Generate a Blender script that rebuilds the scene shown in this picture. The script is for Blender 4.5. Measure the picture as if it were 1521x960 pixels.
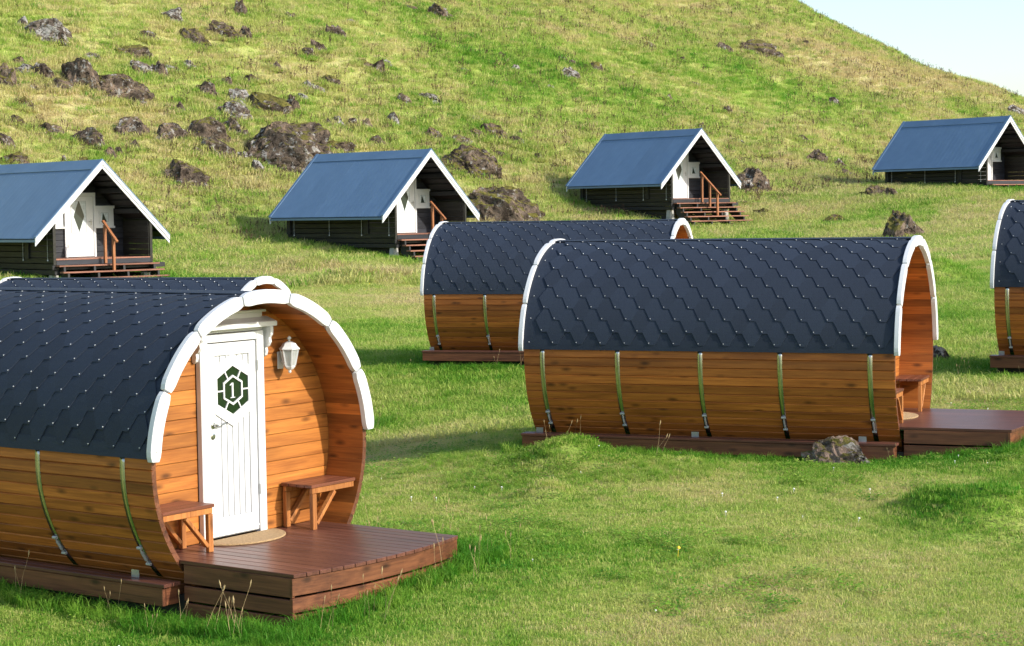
import bpy, bmesh, math, random
import numpy as np
from mathutils import Vector, Matrix, Euler

random.seed(7); rng = np.random.default_rng(7)
for o in list(bpy.data.objects): bpy.data.objects.remove(o)
scene = bpy.context.scene
R_ = math.radians
CZ = 3.0                                   # eye height above the z = 0 datum

# ------------------------------------------------------------------ camera
FPX, PITCH, ROLL = 2879.9, R_(3.299), R_(0.863)
cam_data = bpy.data.cameras.new('camera'); cam = bpy.data.objects.new('camera', cam_data)
scene.collection.objects.link(cam); scene.camera = cam
cam_data.sensor_width = 36.0; cam_data.lens = FPX / 1521.0 * 36.0
cam_data.clip_start = 0.1; cam_data.clip_end = 6000
_f = Vector((0, math.cos(PITCH), -math.sin(PITCH))); _u0 = Vector((0, math.sin(PITCH), math.cos(PITCH))); _r0 = Vector((1, 0, 0))
_r = _r0 * math.cos(ROLL) - _u0 * math.sin(ROLL); _u = _r0 * math.sin(ROLL) + _u0 * math.cos(ROLL)
cam.matrix_world = Matrix(((_r.x, _u.x, -_f.x, 0), (_r.y, _u.y, -_f.y, 0), (_r.z, _u.z, -_f.z, CZ), (0, 0, 0, 1)))

# ------------------------------------------------------------------ sky, sun, exposure
SUN_AZ, SUN_EL = R_(116), R_(29)
world = bpy.data.worlds.new('World'); scene.world = world; world.use_nodes = True
wn = world.node_tree; wn.nodes.clear()
sky = wn.nodes.new('ShaderNodeTexSky'); sky.sky_type = 'NISHITA'; sky.sun_disc = False
sky.sun_elevation = SUN_EL; sky.sun_rotation = SUN_AZ; sky.air_density = 1.0; sky.dust_density = 1.2; sky.ozone_density = 1.0
bg = wn.nodes.new('ShaderNodeBackground'); bg.inputs['Strength'].default_value = 0.15
wo = wn.nodes.new('ShaderNodeOutputWorld')
wn.links.new(sky.outputs[0], bg.inputs['Color']); wn.links.new(bg.outputs[0], wo.inputs['Surface'])
sd = bpy.data.lights.new('sun', 'SUN'); sd.energy = 3.15; sd.angle = R_(0.6); sd.color = (1.0, 0.94, 0.84)
so = bpy.data.objects.new('sun', sd); scene.collection.objects.link(so)
S = Vector((math.sin(SUN_AZ) * math.cos(SUN_EL), math.cos(SUN_AZ) * math.cos(SUN_EL), math.sin(SUN_EL)))
so.rotation_euler = (-S).to_track_quat('-Z', 'Y').to_euler(); so.location = (30, -10, 40)
scene.view_settings.view_transform = 'Standard'; scene.view_settings.look = 'None'
scene.view_settings.exposure = 0.74; scene.view_settings.gamma = 1.0
scene.render.resolution_x = 1024; scene.render.resolution_y = 646

# ------------------------------------------------------------------ helpers
def link(o): scene.collection.objects.link(o); return o
def tag(o, label=None, cat=None, group=None, kind=None):
    if label: o['label'] = label
    if cat: o['category'] = cat
    if group: o['group'] = group
    if kind: o['kind'] = kind
    return o
def empty(name, loc, rz=0.0):
    o = link(bpy.data.objects.new(name, None)); o.location = loc; o.rotation_euler = (0, 0, rz); o.empty_display_size = 0.2
    return o
def put(name, me, parent=None, loc=(0, 0, 0), rot=(0, 0, 0)):
    o = link(bpy.data.objects.new(name, me)); o.parent = parent; o.location = loc; o.rotation_euler = rot
    return o

class MB:
    """collects faces; every add_* call is one closed piece"""
    def __init__(s, k=1.0): s.v = []; s.f = []; s.k = k
    def add(s, vs, fs):
        n = len(s.v); k = s.k
        s.v += [(a * k, b * k, c * k) for a, b, c in vs]; s.f += [tuple(i + n for i in f) for f in fs]; return s
    def box(s, x0, x1, y0, y1, z0, z1):
        return s.add([(x0,y0,z0),(x1,y0,z0),(x1,y1,z0),(x0,y1,z0),(x0,y0,z1),(x1,y0,z1),(x1,y1,z1),(x0,y1,z1)],
                     [(0,3,2,1),(4,5,6,7),(0,1,5,4),(1,2,6,5),(2,3,7,6),(3,0,4,7)])
    def loft(s, rings, cap=True):
        n = len(rings[0]); vs = [p for r in rings for p in r]; fs = []
        for i in range(len(rings) - 1):
            for j in range(n):
                a = i * n + j; b = i * n + (j + 1) % n
                fs.append((a, b, b + n, a + n))
        if cap:
            fs.append(tuple(reversed(range(n)))); fs.append(tuple((len(rings) - 1) * n + j for j in range(n)))
        return s.add(vs, fs)
    def prism_x(s, poly, x0, x1):            # poly in (y, z), counter-clockwise seen from +x
        return s.loft([[(x0, y, z) for y, z in poly], [(x1, y, z) for y, z in poly]])
    def prism_y(s, poly, y0, y1):            # poly in (x, z)
        return s.loft([[(x, y0, z) for x, z in poly], [(x, y1, z) for x, z in poly]])
    def prism_z(s, poly, z0, z1):
        return s.loft([[(x, y, z0) for x, y in poly], [(x, y, z1) for x, y in poly]])
    def bar(s, a, b, w, h, up=(0, 0, 1)):
        a = Vector(a); b = Vector(b); d = (b - a).normalized(); u = Vector(up); r = d.cross(u).normalized(); u = r.cross(d)
        q = [(-w/2,-h/2),(w/2,-h/2),(w/2,h/2),(-w/2,h/2)]
        return s.loft([[tuple(p + r * x + u * y) for x, y in q] for p in (a, b)])
    def tube(s, pts, rad, n=8):
        rings = []
        pts = [Vector(p) for p in pts]; rr = rad if isinstance(rad, (list, tuple)) else [rad] * len(pts)
        for i, p in enumerate(pts):
            d = (pts[min(i + 1, len(pts) - 1)] - pts[max(i - 1, 0)]).normalized()
            r = d.cross(Vector((0.123, 0.33, 0.93))).normalized(); u = r.cross(d)
            rings.append([tuple(p + (r * math.cos(t) + u * math.sin(t)) * rr[i]) for t in [2 * math.pi * j / n for j in range(n)]])
        return s.loft(rings)
    def lathe(s, prof, n=12, c=(0, 0, 0)):   # prof: (radius, z)
        return s.loft([[(c[0] + r * math.cos(2*math.pi*j/n), c[1] + r * math.sin(2*math.pi*j/n), c[2] + z) for j in range(n)] for r, z in prof])
    def mesh(s, name, mat, bevel=0.0, smooth=False, seg=1, wb=None):
        me = bpy.data.meshes.new(name); me.from_pydata(s.v, [], s.f)
        bm = bmesh.new(); bm.from_mesh(me)
        bmesh.ops.recalc_face_normals(bm, faces=bm.faces)
        if bevel: bmesh.ops.bevel(bm, geom=[e for e in bm.edges if e.calc_face_angle(0) > 0.5], offset=bevel * s.k, segments=seg, affect='EDGES', profile=0.5, clamp_overlap=True)
        bm.to_mesh(me); bm.free()
        if smooth:
            for p in me.polygons: p.use_smooth = True
        me.materials.append(mat); return me

# ------------------------------------------------------------------ materials
def newmat(name):
    m = bpy.data.materials.new(name); m.use_nodes = True; nt = m.node_tree; b = nt.nodes['Principled BSDF']
    return m, nt, b
def N(nt, t, **kw):
    n = nt.nodes.new('ShaderNode' + t)
    for k, v in kw.items():
        if k in n.inputs: n.inputs[k].default_value = v
        else: setattr(n, k, v)
    return n
def ramp(nt, fac, stops):
    r = nt.nodes.new('ShaderNodeValToRGB'); e = r.color_ramp.elements
    while len(e) < len(stops): e.new(0.5)
    for x, (p, c) in zip(e, stops): x.position = p; x.color = (*c, 1) if len(c) == 3 else c
    nt.links.new(fac, r.inputs['Fac']); return r.outputs['Color']
def mixc(nt, fac, a, b, mode='MIX'):
    n = nt.nodes.new('ShaderNodeMix'); n.data_type = 'RGBA'; n.blend_type = mode
    for sock, v in ((n.inputs[0], fac), (n.inputs[6], a), (n.inputs[7], b)):
        if hasattr(v, 'node'): nt.links.new(v, sock)
        elif isinstance(v, (int, float)): sock.default_value = v
        else: sock.default_value = (*v, 1)
    return n.outputs[2]
def math_(nt, op, a, b=0.0):
    n = nt.nodes.new('ShaderNodeMath'); n.operation = op
    for s, v in zip(n.inputs, (a, b)):
        if hasattr(v, 'node'): nt.links.new(v, s)
        else: s.default_value = v
    return n.outputs[0]
def bump(nt, b, h, strength, dist=0.01):
    n = N(nt, 'Bump', Strength=strength, Distance=dist); nt.links.new(h, n.inputs['Height']); nt.links.new(n.outputs[0], b.inputs['Normal'])

def wood(name, dark, light, axis, rough=0.5, var=0.3, knots=True, spec=0.4, grain=1.0):
    m, nt, b = newmat(name)
    tc = N(nt, 'TexCoord'); oi = N(nt, 'ObjectInfo')
    off = nt.nodes.new('ShaderNodeVectorMath'); off.operation = 'MULTIPLY_ADD'
    nt.links.new(oi.outputs['Random'], off.inputs[0]); off.inputs[1].default_value = (37.0, 51.0, 23.0); nt.links.new(tc.outputs['Object'], off.inputs[2])
    def mp(lo, hi):
        q = N(nt, 'Mapping'); sc = [hi, hi, hi]; sc[axis] = lo; q.inputs['Scale'].default_value = sc
        nt.links.new(off.outputs[0], q.inputs['Vector']); return q.outputs[0]
    n1 = N(nt, 'TexNoise', Scale=1.0, Detail=5.0, Roughness=0.6, Distortion=0.8); nt.links.new(mp(0.9, 16 * grain), n1.inputs['Vector'])
    n2 = N(nt, 'TexNoise', Scale=1.0, Detail=3.0, Roughness=0.7); nt.links.new(mp(2.5, 75 * grain), n2.inputs['Vector'])
    n3 = N(nt, 'TexNoise', Scale=1.3, Detail=2.0); nt.links.new(mp(1.0, 2.2), n3.inputs['Vector'])
    f = math_(nt, 'ADD', math_(nt, 'MULTIPLY', n1.outputs[0], 0.6), math_(nt, 'MULTIPLY', n2.outputs[0], 0.4))
    col = ramp(nt, f, [(0.36, dark), (0.62, light)])
    if knots:
        vo = N(nt, 'TexVoronoi', Scale=1.0); nt.links.new(mp(3.4, 8.5), vo.inputs['Vector'])
        k = ramp(nt, vo.outputs['Distance'], [(0.07, (1, 1, 1)), (0.26, (0, 0, 0))])
        col = mixc(nt, math_(nt, 'MULTIPLY', k, 0.85), col, tuple(c * 0.32 for c in dark))
    val = math_(nt, 'ADD', math_(nt, 'MULTIPLY', oi.outputs['Random'], var), 1.0 - var * 0.55)
    val = math_(nt, 'MULTIPLY', val, math_(nt, 'ADD', math_(nt, 'MULTIPLY', n3.outputs[0], 0.7), 0.65))
    hs = N(nt, 'HueSaturation'); nt.links.new(val, hs.inputs['Value']); nt.links.new(col, hs.inputs['Color'])
    nt.links.new(hs.outputs[0], b.inputs['Base Color'])
    b.inputs['Roughness'].default_value = rough; b.inputs['Specular IOR Level'].default_value = spec
    bump(nt, b, f, 0.35, 0.003)
    return m
def plain(name, col, rough=0.5, metal=0.0, var=0.08, scale=6.0, bmp=0.0, spec=0.5):
    m, nt, b = newmat(name); tc = N(nt, 'TexCoord')
    n = N(nt, 'TexNoise', Scale=scale, Detail=4.0); nt.links.new(tc.outputs['Object'], n.inputs['Vector'])
    nt.links.new(ramp(nt, n.outputs[0], [(0.3, tuple(c * (1 - var) for c in col)), (0.7, tuple(min(1, c * (1 + var)) for c in col))]), b.inputs['Base Color'])
    b.inputs['Roughness'].default_value = rough; b.inputs['Metallic'].default_value = metal; b.inputs['Specular IOR Level'].default_value = spec
    if bmp: bump(nt, b, n.outputs[0], bmp)
    return m

M = {}
HONEY_D, HONEY_L = (0.25, 0.070, 0.013), (0.50, 0.165, 0.030)
M['stave'] = wood('stained_pine_lengthwise', HONEY_D, HONEY_L, 0, 0.52, 0.75)
M['plank'] = wood('stained_pine_crosswise', (0.27, 0.085, 0.016), (0.50, 0.185, 0.036), 1, 0.5, 0.42)
M['bench'] = wood('bench_pine', (0.26, 0.085, 0.02), (0.50, 0.20, 0.055), 2, 0.5, 0.2)
M['bench_top'] = wood('bench_top_stain', (0.085, 0.028, 0.016), (0.20, 0.068, 0.036), 1, 0.4, 0.25, False)
M['deck'] = wood('deck_stain', (0.075, 0.028, 0.019), (0.165, 0.066, 0.044), 0, 0.36, 0.25, False)
M['fascia'] = wood('fascia_stain', (0.070, 0.024, 0.013), (0.20, 0.075, 0.034), 0, 0.45, 0.3)
M['fascia_y'] = wood('front_fascia_stain', (0.080, 0.026, 0.013), (0.23, 0.085, 0.036), 1, 0.45, 0.3)
M['white'] = plain('white_paint', (0.66, 0.67, 0.68), 0.42, var=0.04)
M['steel'] = plain('bright_steel_band', (0.50, 0.50, 0.48), 0.26, 1.0, var=0.1, scale=20)
M['zinc'] = plain('zinc_plate', (0.42, 0.43, 0.44), 0.4, 0.8)
M['nail'] = plain('galvanised_nail', (0.52, 0.53, 0.55), 0.4, 0.4)
M['mat'] = plain('coir', (0.36, 0.24, 0.12), 0.95, var=0.25, scale=60, bmp=0.8)
M['cabin_wall'] = wood('black_stained_log', (0.016, 0.016, 0.013), (0.038, 0.036, 0.029), 0, 0.55, 0.5, False, spec=0.25)
M['cabin_wall_y'] = wood('black_stained_board', (0.014, 0.015, 0.020), (0.034, 0.036, 0.045), 1, 0.5, 0.5, False, spec=0.3)
M['cabin_dark'] = plain('tarred_beam', (0.012, 0.012, 0.013), 0.6, var=0.3)
M['tread'] = wood('red_brown_tread', (0.16, 0.065, 0.04), (0.34, 0.15, 0.095), 1, 0.55, 0.3, False)
M['rail'] = wood('handrail_pine', (0.22, 0.075, 0.025), (0.40, 0.16, 0.06), 2, 0.5, 0.2, False)
M['concrete'] = plain('concrete', (0.38, 0.37, 0.35), 0.9, var=0.2)
M['curtain'] = plain('curtain_cloth', (0.62, 0.68, 0.70), 0.9, var=0.15, scale=18)
M['bulb'] = plain('milky_bulb', (0.75, 0.75, 0.72), 0.3)

def roofmetal():
    m, nt, b = newmat('blue_painted_sheet'); tc = N(nt, 'TexCoord'); oi = N(nt, 'ObjectInfo')
    n = N(nt, 'TexNoise', Scale=0.9, Detail=6.0, Roughness=0.65); nt.links.new(tc.outputs['Object'], n.inputs['Vector'])
    c = ramp(nt, n.outputs[0], [(0.3, (0.100, 0.178, 0.285)), (0.7, (0.135, 0.225, 0.350))])
    v = N(nt, 'TexVoronoi', Scale=2.2); nt.links.new(tc.outputs['Object'], v.inputs['Vector'])
    c = mixc(nt, ramp(nt, v.outputs['Distance'], [(0.02, (1, 1, 1)), (0.035, (0, 0, 0))]), c, (0.6, 0.62, 0.62))
    hs = N(nt, 'HueSaturation'); nt.links.new(math_(nt, 'ADD', math_(nt, 'MULTIPLY', oi.outputs['Random'], 0.10), 0.95), hs.inputs['Value']); nt.links.new(c, hs.inputs['Color'])
    nt.links.new(hs.outputs[0], b.inputs['Base Color']); b.inputs['Roughness'].default_value = 0.42
    return m
M['roof_blue'] = roofmetal()
def shingle():
    m, nt, b = newmat('slate_felt_shingle'); tc = N(nt, 'TexCoord'); oi = N(nt, 'ObjectInfo')
    n = N(nt, 'TexNoise', Scale=220.0, Detail=2.0); nt.links.new(tc.outputs['Object'], n.inputs['Vector'])
    n2 = N(nt, 'TexNoise', Scale=3.0, Detail=4.0); nt.links.new(tc.outputs['Object'], n2.inputs['Vector'])
    c = ramp(nt, n.outputs[0], [(0.25, (0.010, 0.016, 0.028)), (0.75, (0.033, 0.046, 0.074))])
    hs = N(nt, 'HueSaturation')
    v = math_(nt, 'ADD', math_(nt, 'MULTIPLY', oi.outputs['Random'], 0.26), math_(nt, 'MULTIPLY', n2.outputs[0], 0.5))
    nt.links.new(math_(nt, 'ADD', v, 0.60), hs.inputs['Value']); nt.links.new(c, hs.inputs['Color'])
    nt.links.new(hs.outputs[0], b.inputs['Base Color']); b.inputs['Roughness'].default_value = 0.72; b.inputs['Specular IOR Level'].default_value = 0.35
    bump(nt, b, n.outputs[0], 0.5, 0.002)
    return m
M['shingle'] = shingle()
def glass(name, col, rough=0.06):
    m, nt, b = newmat(name); b.inputs['Base Color'].default_value = (*col, 1); b.inputs['Roughness'].default_value = rough
    b.inputs['Specular IOR Level'].default_value = 0.6; return m
M['pane_green'] = glass('dark_green_pane', (0.010, 0.024, 0.010))
M['pane_dark'] = glass('dark_pane', (0.016, 0.030, 0.022), .3)
m, nt, b = newmat('clear_lantern_glass'); b.inputs['Base Color'].default_value = (0.85, 0.88, 0.88, 1); b.inputs['Roughness'].default_value = 0.25
b.inputs['Transmission Weight'].default_value = 0.7; M['lantern_glass'] = m

def rockmat(name, lichen, moss, warm):
    m, nt, b = newmat(name); tc = N(nt, 'TexCoord'); ge = N(nt, 'NewGeometry'); oi = N(nt, 'ObjectInfo')
    off = nt.nodes.new('ShaderNodeVectorMath'); off.operation = 'MULTIPLY_ADD'
    nt.links.new(oi.outputs['Random'], off.inputs[0]); off.inputs[1].default_value = (31, 17, 23); nt.links.new(tc.outputs['Object'], off.inputs[2])
    def nz(s, d=5.0, r=0.6):
        n = N(nt, 'TexNoise', Scale=s, Detail=d, Roughness=r); nt.links.new(off.outputs[0], n.inputs['Vector']); return n.outputs[0]
    c = ramp(nt, nz(2.3), [(0.34, (0.050, 0.036, 0.027)), (0.48, (0.130, 0.098, 0.075)), (0.64, warm)])
    c = mixc(nt, ramp(nt, nz(3.4, 7.0, 0.72), [(0.60 - lichen, (0, 0, 0)), (0.66 - lichen, (1, 1, 1))]), c, (0.42, 0.40, 0.37))
    c = mixc(nt, ramp(nt, nz(9.0, 3.0), [(0.34, (1, 1, 1)), (0.46, (0, 0, 0))]), c, (0.030, 0.022, 0.017))
    sx = N(nt, 'SeparateXYZ'); nt.links.new(ge.outputs['Normal'], sx.inputs[0])
    mz = math_(nt, 'ADD', math_(nt, 'MULTIPLY', sx.outputs[2], 0.55), math_(nt, 'MULTIPLY', nz(3.0), 0.9))
    mc = ramp(nt, nz(7.0), [(0.3, (0.070, 0.072, 0.014)), (0.7, (0.25, 0.215, 0.055))])
    c = mixc(nt, ramp(nt, mz, [(0.92 - moss, (0, 0, 0)), (1.02 - moss, (1, 1, 1))]), c, mc)
    vo = N(nt, 'TexVoronoi', Scale=1.1); vo.feature = 'DISTANCE_TO_EDGE'
    wv = nt.nodes.new('ShaderNodeVectorMath'); wv.operation = 'MULTIPLY_ADD'; wn_ = N(nt, 'TexNoise', Scale=2.5, Detail=4.0); nt.links.new(off.outputs[0], wn_.inputs['Vector'])
    nt.links.new(wn_.outputs['Color'], wv.inputs[0]); wv.inputs[1].default_value = (.9, .9, .9); nt.links.new(off.outputs[0], wv.inputs[2]); nt.links.new(wv.outputs[0], vo.inputs['Vector'])
    crack = ramp(nt, math_(nt, 'ADD', vo.outputs['Distance'], math_(nt, 'MULTIPLY', ramp(nt, nz(1.6, 2.0), [(0.42, (0, 0, 0)), (0.56, (1, 1, 1))]), .2)), [(0.0, (0, 0, 0)), (0.05, (1, 1, 1))])
    c = mixc(nt, 1.0, c, mixc(nt, crack, (.42, .38, .35), (1, 1, 1)), 'MULTIPLY')
    nt.links.new(c, b.inputs['Base Color']); b.inputs['Roughness'].default_value = 0.95; b.inputs['Specular IOR Level'].default_value = 0.2
    bump(nt, b, math_(nt, 'ADD', nz(9.0, 8.0, 0.75), math_(nt, 'MULTIPLY', crack, .5)), 1.0, 0.14)
    return m
M['rock_brown'] = rockmat('brown_basalt', 0.05, 0.12, (0.27, 0.195, 0.135))
M['rock_pale'] = rockmat('lichened_basalt', 0.12, -0.02, (0.24, 0.20, 0.16))
M['rock_moss'] = rockmat('mossy_basalt', 0.03, 0.26, (0.27, 0.20, 0.15))
M['rock_pink'] = rockmat('pinkish_mossy_basalt', 0.06, 0.20, (0.48, 0.34, 0.27))

# plant palette: 'tint' 0 = straw, 0.5 = yellow green lawn, 1 = lush green
PAL = [(0.0, (0.60, 0.50, 0.26)), (0.25, (0.55, 0.535, 0.19)), (0.5, (0.42, 0.505, 0.115)), (0.75, (0.225, 0.405, 0.042)), (1.0, (0.075, 0.255, 0.015))]
def grassmat():
    m, nt, b = newmat('grass_blade'); at = N(nt, 'Attribute'); at.attribute_type = 'INSTANCER'; at.attribute_name = 'tint'
    c = ramp(nt, at.outputs['Fac'], PAL)
    b.inputs['Roughness'].default_value = 0.6; b.inputs['Specular IOR Level'].default_value = 0.25
    nt.links.new(c, b.inputs['Base Color'])
    tr = N(nt, 'BsdfTranslucent'); nt.links.new(c, tr.inputs['Color'])
    mx = nt.nodes.new('ShaderNodeMixShader'); mx.inputs[0].default_value = 0.42
    nt.links.new(b.outputs[0], mx.inputs[1]); nt.links.new(tr.outputs[0], mx.inputs[2])
    nt.links.new(mx.outputs[0], nt.nodes['Material Output'].inputs['Surface']); return m
M['grass'] = grassmat()
M['dry_stalk'] = plain('straw_stalk', (0.40, 0.29, 0.14), 0.8, var=0.2)
M['brown_stalk'] = plain('dead_dock_stalk', (0.085, 0.045, 0.028), 0.9, var=0.3)
M['petal'] = plain('white_petal', (0.75, 0.75, 0.72), 0.7)
M['yellow_petal'] = plain('yellow_petal', (0.75, 0.55, 0.04), 0.7)
M['lilac_petal'] = plain('lilac_petal', (0.30, 0.16, 0.45), 0.7)

# ------------------------------------------------------------------ places of the buildings (camera at x = y = 0)
K = 1.10
BAR = [(-1.907, 14.824, -1.824, 125.611), (4.287, 20.594, -1.575, 111.402), (2.752, 31.495, -1.407, 106.11), (10.579, 25.24, -1.192, 116.0), (-3.388, 26.389, -2.086, 110.674)]
CAB = [(-10.844, 51.703, 1.509, 136.527), (-2.456, 60.346, 1.938, 134.496), (7.174, 72.908, 2.963, 141.851), (20.347, 79.126, 3.543, 140.741)]
CAB = [(x * K, y * K, z * K, a) for x, y, z, a in CAB]
WF = 0.684
def frame(b):
    a = R_(b[3]); n = np.array([math.sin(a), math.cos(a)]); return n, np.array([-n[1], n[0]])
def bpt(b, u, v):
    n, l = frame(b); return (b[0] + n[0] * u + l[0] * v, b[1] + n[1] * u + l[1] * v)

# ------------------------------------------------------------------ terrain
ctrl = []
def cp(xy, z): ctrl.append((xy[0], xy[1], z))
b = BAR[0]; fl = b[2] - WF
cp(bpt(b, 1.25, -1.0), fl - .36); cp(bpt(b, 1.2, 1.05), fl - .20); cp(bpt(b, .1, -1.3), fl - .44); cp(bpt(b, -1.5, -1.3), fl - .40); cp(bpt(b, -4, -1.3), fl - .38); cp(bpt(b, 0, 1.4), fl - .2); cp(bpt(b, -4, 1.4), fl - .35)
b = BAR[1]; fl = b[2] - WF
cp(bpt(b, 1.3, -1.1), fl - .16); cp(bpt(b, -.2, -1.25), fl - .34); cp(bpt(b, -2, -1.25), fl - .36); cp(bpt(b, -4.2, -1.3), fl - .38); cp(bpt(b, -.5, -1.9), fl - .29); cp(bpt(b, -2, -1.9), fl - .32); cp(bpt(b, -3.3, -1.95), fl - .37); cp(bpt(b, .6, -1.9), fl - .27); cp(bpt(b, -4, 1.4), fl - .3); cp(bpt(b, 1.0, 1.3), fl - .15)
b = BAR[2]; fl = b[2] - WF
cp(bpt(b, -4.2, -1.4), fl - .50); cp(bpt(b, -2.2, -1.4), fl - .46); cp(bpt(b, 0, -1.3), fl - .3); cp(bpt(b, -4, 1.4), fl - .4); cp(bpt(b, 1, 1.3), fl - .2)
b = BAR[3]; fl = b[2] - WF
cp(bpt(b, -4.2, -1.4), fl - .46); cp(bpt(b, 0, -1.3), fl - .4); cp(bpt(b, -4, 1.4), fl - .4)
b = BAR[4]; fl = b[2] - WF
cp(bpt(b, -4.2, -1.3), fl - .3); cp(bpt(b, 1, -1.3), fl - .3); cp(bpt(b, 1, 1.3), fl - .2); cp(bpt(b, -4, 1.4), fl - .2)
for c, gf, gb in zip(CAB, (3.32, 3.52, 3.70, 3.06), (2.95, 2.90, 2.80, 2.80)):
    cp(bpt(c, 1.1 * K, -1.5 * K), c[2] - gf * K); cp(bpt(c, 1.1 * K, 1.5 * K), c[2] - (gf - .03) * K)
    cp(bpt(c, -5.4 * K, -1.6 * K), c[2] - gb * K); cp(bpt(c, -5.4 * K, 1.6 * K), c[2] - (gb - .1) * K); cp(bpt(c, -2.5 * K, -1.9 * K), c[2] - (gb * .5 + gf * .5 - .06) * K)
for x, y, z in [(0, 12.3, -2.84), (3.3, 12.8, -2.86), (3.2, 16, -2.72), (6, 17.5, -2.55), (0, 19, -2.78), (-2, 22, -2.9), (0, 40, -2.35), (-9, 44, -2.15), (12, 45, -1.55), (0, 4, -2.5), (0, -8, -1.9), (-10, 5, -2.6), (10, 5, -2.5), (-20, 30, -2.8), (20, 30, -1.5), (26, 55, -.6), (-30, 60, -1.2), (40, 90, 1.0), (-30, -20, -2), (30, -20, -1.5)]:
    cp((x, y), z)
ctrl = np.array(ctrl)
def _tps(d2): return np.where(d2 > 1e-9, 0.5 * d2 * np.log(np.maximum(d2, 1e-12)), 0)
_n = len(ctrl); _D = ((ctrl[:, None, :2] - ctrl[None, :, :2]) ** 2).sum(-1)
_P = np.c_[np.ones(_n), ctrl[:, :2]]
_A = np.block([[_tps(_D) + np.eye(_n) * 0.08, _P], [_P.T, np.zeros((3, 3))]])
_w = np.linalg.solve(_A, np.r_[ctrl[:, 2], 0, 0, 0])
BUMPS = []      # grassy hummocks: x, y, radius x, radius y, height
def vnoise(x, y, s, seed):
    x = np.asarray(x) / s; y = np.asarray(y) / s
    xi = np.floor(x).astype(np.int64); yi = np.floor(y).astype(np.int64); fx = x - xi; fy = y - yi
    fx = fx * fx * (3 - 2 * fx); fy = fy * fy * (3 - 2 * fy)
    def h(a, b_):
        n = (a * 374761393 + b_ * 668265263 + seed * 2147483) & 0x7fffffff
        n = ((n ^ (n >> 13)) * 1274126177) & 0x7fffffff
        return ((n ^ (n >> 16)) & 0xffff) / 65535.0
    return (h(xi, yi) * (1 - fx) + h(xi + 1, yi) * fx) * (1 - fy) + (h(xi, yi + 1) * (1 - fx) + h(xi + 1, yi + 1) * fx) * fy
def fbm(x, y, s, seed, o=4):
    t = 0; a = 1; n = 0
    for i in range(o): t = t + a * vnoise(x, y, s / 2 ** i, seed + i * 7); n += a; a *= .5
    return t / n
def hill_s(x, y): return (x + 11.9) * -.66 + (y - 57) * .75
def hill_t(x, y): return (x + 11.9) * .75 + (y - 57) * .66
def ground_rel(x, y):
    x = np.asarray(x, float); y = np.asarray(y, float); sh = x.shape; x = x.ravel(); y = y.ravel()
    z = np.empty_like(x)
    xc = np.clip(x, -32, 42); yc = np.clip(y, -22, 92)
    for i in range(0, len(x), 40000):
        a = np.c_[xc[i:i+40000], yc[i:i+40000]]
        d2 = ((a[:, None] - ctrl[None, :, :2]) ** 2).sum(-1)
        z[i:i+40000] = _tps(d2) @ _w[:_n] + _w[_n] + a @ _w[_n + 1:]
    s = hill_s(x, y); t = hill_t(x, y)
    e = np.maximum(s - 5.5, 0); rise = np.where(e < 10, e * e / 20 * .44, 2.2 + (e - 10) * .44)
    rise = np.where(rise > 60, 60 + (rise - 60) * .15, rise)
    far = np.clip((y - 92) * .02, 0, 0)
    z = z + rise + far
    tt = np.maximum(t - 77 - np.clip(33 - s, 0, 20) * .30, 0); fall = np.minimum(.024 * tt ** 2, .9 * tt)
    z = np.where(s > -10, np.maximum(z - fall * np.clip((s + 10) / 20, 0, 1), -6 + 0 * z), z)
    hf = np.clip((s + 2) / 12, 0, 1)
    z = z + hf * ((fbm(x, y, 9, 3) - .5) * 1.1 + (fbm(x, y, 2.3, 11) - .5) * .5) + (1 - hf) * ((fbm(x, y, 3.1, 5) - .5) * .12)
    for bx, by, rx, ry, h in BUMPS:
        d = ((x - bx) / rx) ** 2 + ((y - by) / ry) ** 2
        m = d < 9; z[m] += h * np.exp(-d[m] * 1.3) * (0.85 + .3 * fbm(x[m], y[m], .35, 9, 2))
    return z.reshape(sh)
def ground(x, y): return ground_rel(x, y) + CZ
def gz(x, y): return float(ground(np.array([x]), np.array([y]))[0])
def pix_ray(px, py):
    X = px - 760.5; Y = py - 480; x = X * math.cos(ROLL) - Y * math.sin(ROLL); y = X * math.sin(ROLL) + Y * math.cos(ROLL)
    c, s = math.cos(PITCH), math.sin(PITCH); return np.array([x / FPX, c - y / FPX * s, -s - y / FPX * c])
_ts = np.concatenate([np.arange(9, 40, .05), np.arange(40, 190, .2)])
def land(px, py):
    """where a sight line through a photograph point meets the ground (used once to survey positions)"""
    d = pix_ray(px, py); P = d[None] * _ts[:, None]; g = ground_rel(P[:, 0], P[:, 1]); k = np.nonzero(P[:, 2] < g)[0]
    i = k[0] if len(k) else len(_ts) - 1
    return P[i, 0], P[i, 1], _ts[i]
_mounds = []
for px, py, wpx, h in [(845, 688, 130, .23), (812, 745, 84, .16), (1482, 785, 210, .30), (1390, 770, 90, .12), (1015, 690, 60, .05), (545, 428, 210, .45), (470, 402, 150, .35), (1385, 420, 120, .5), (1240, 345, 90, .25), (905, 260, 130, .4)]:
    x, y, t = land(px, py); r = wpx / FPX * t * .5; _mounds.append((x, y + .25, r, r * .9, h))
BUMPS += _mounds

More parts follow.
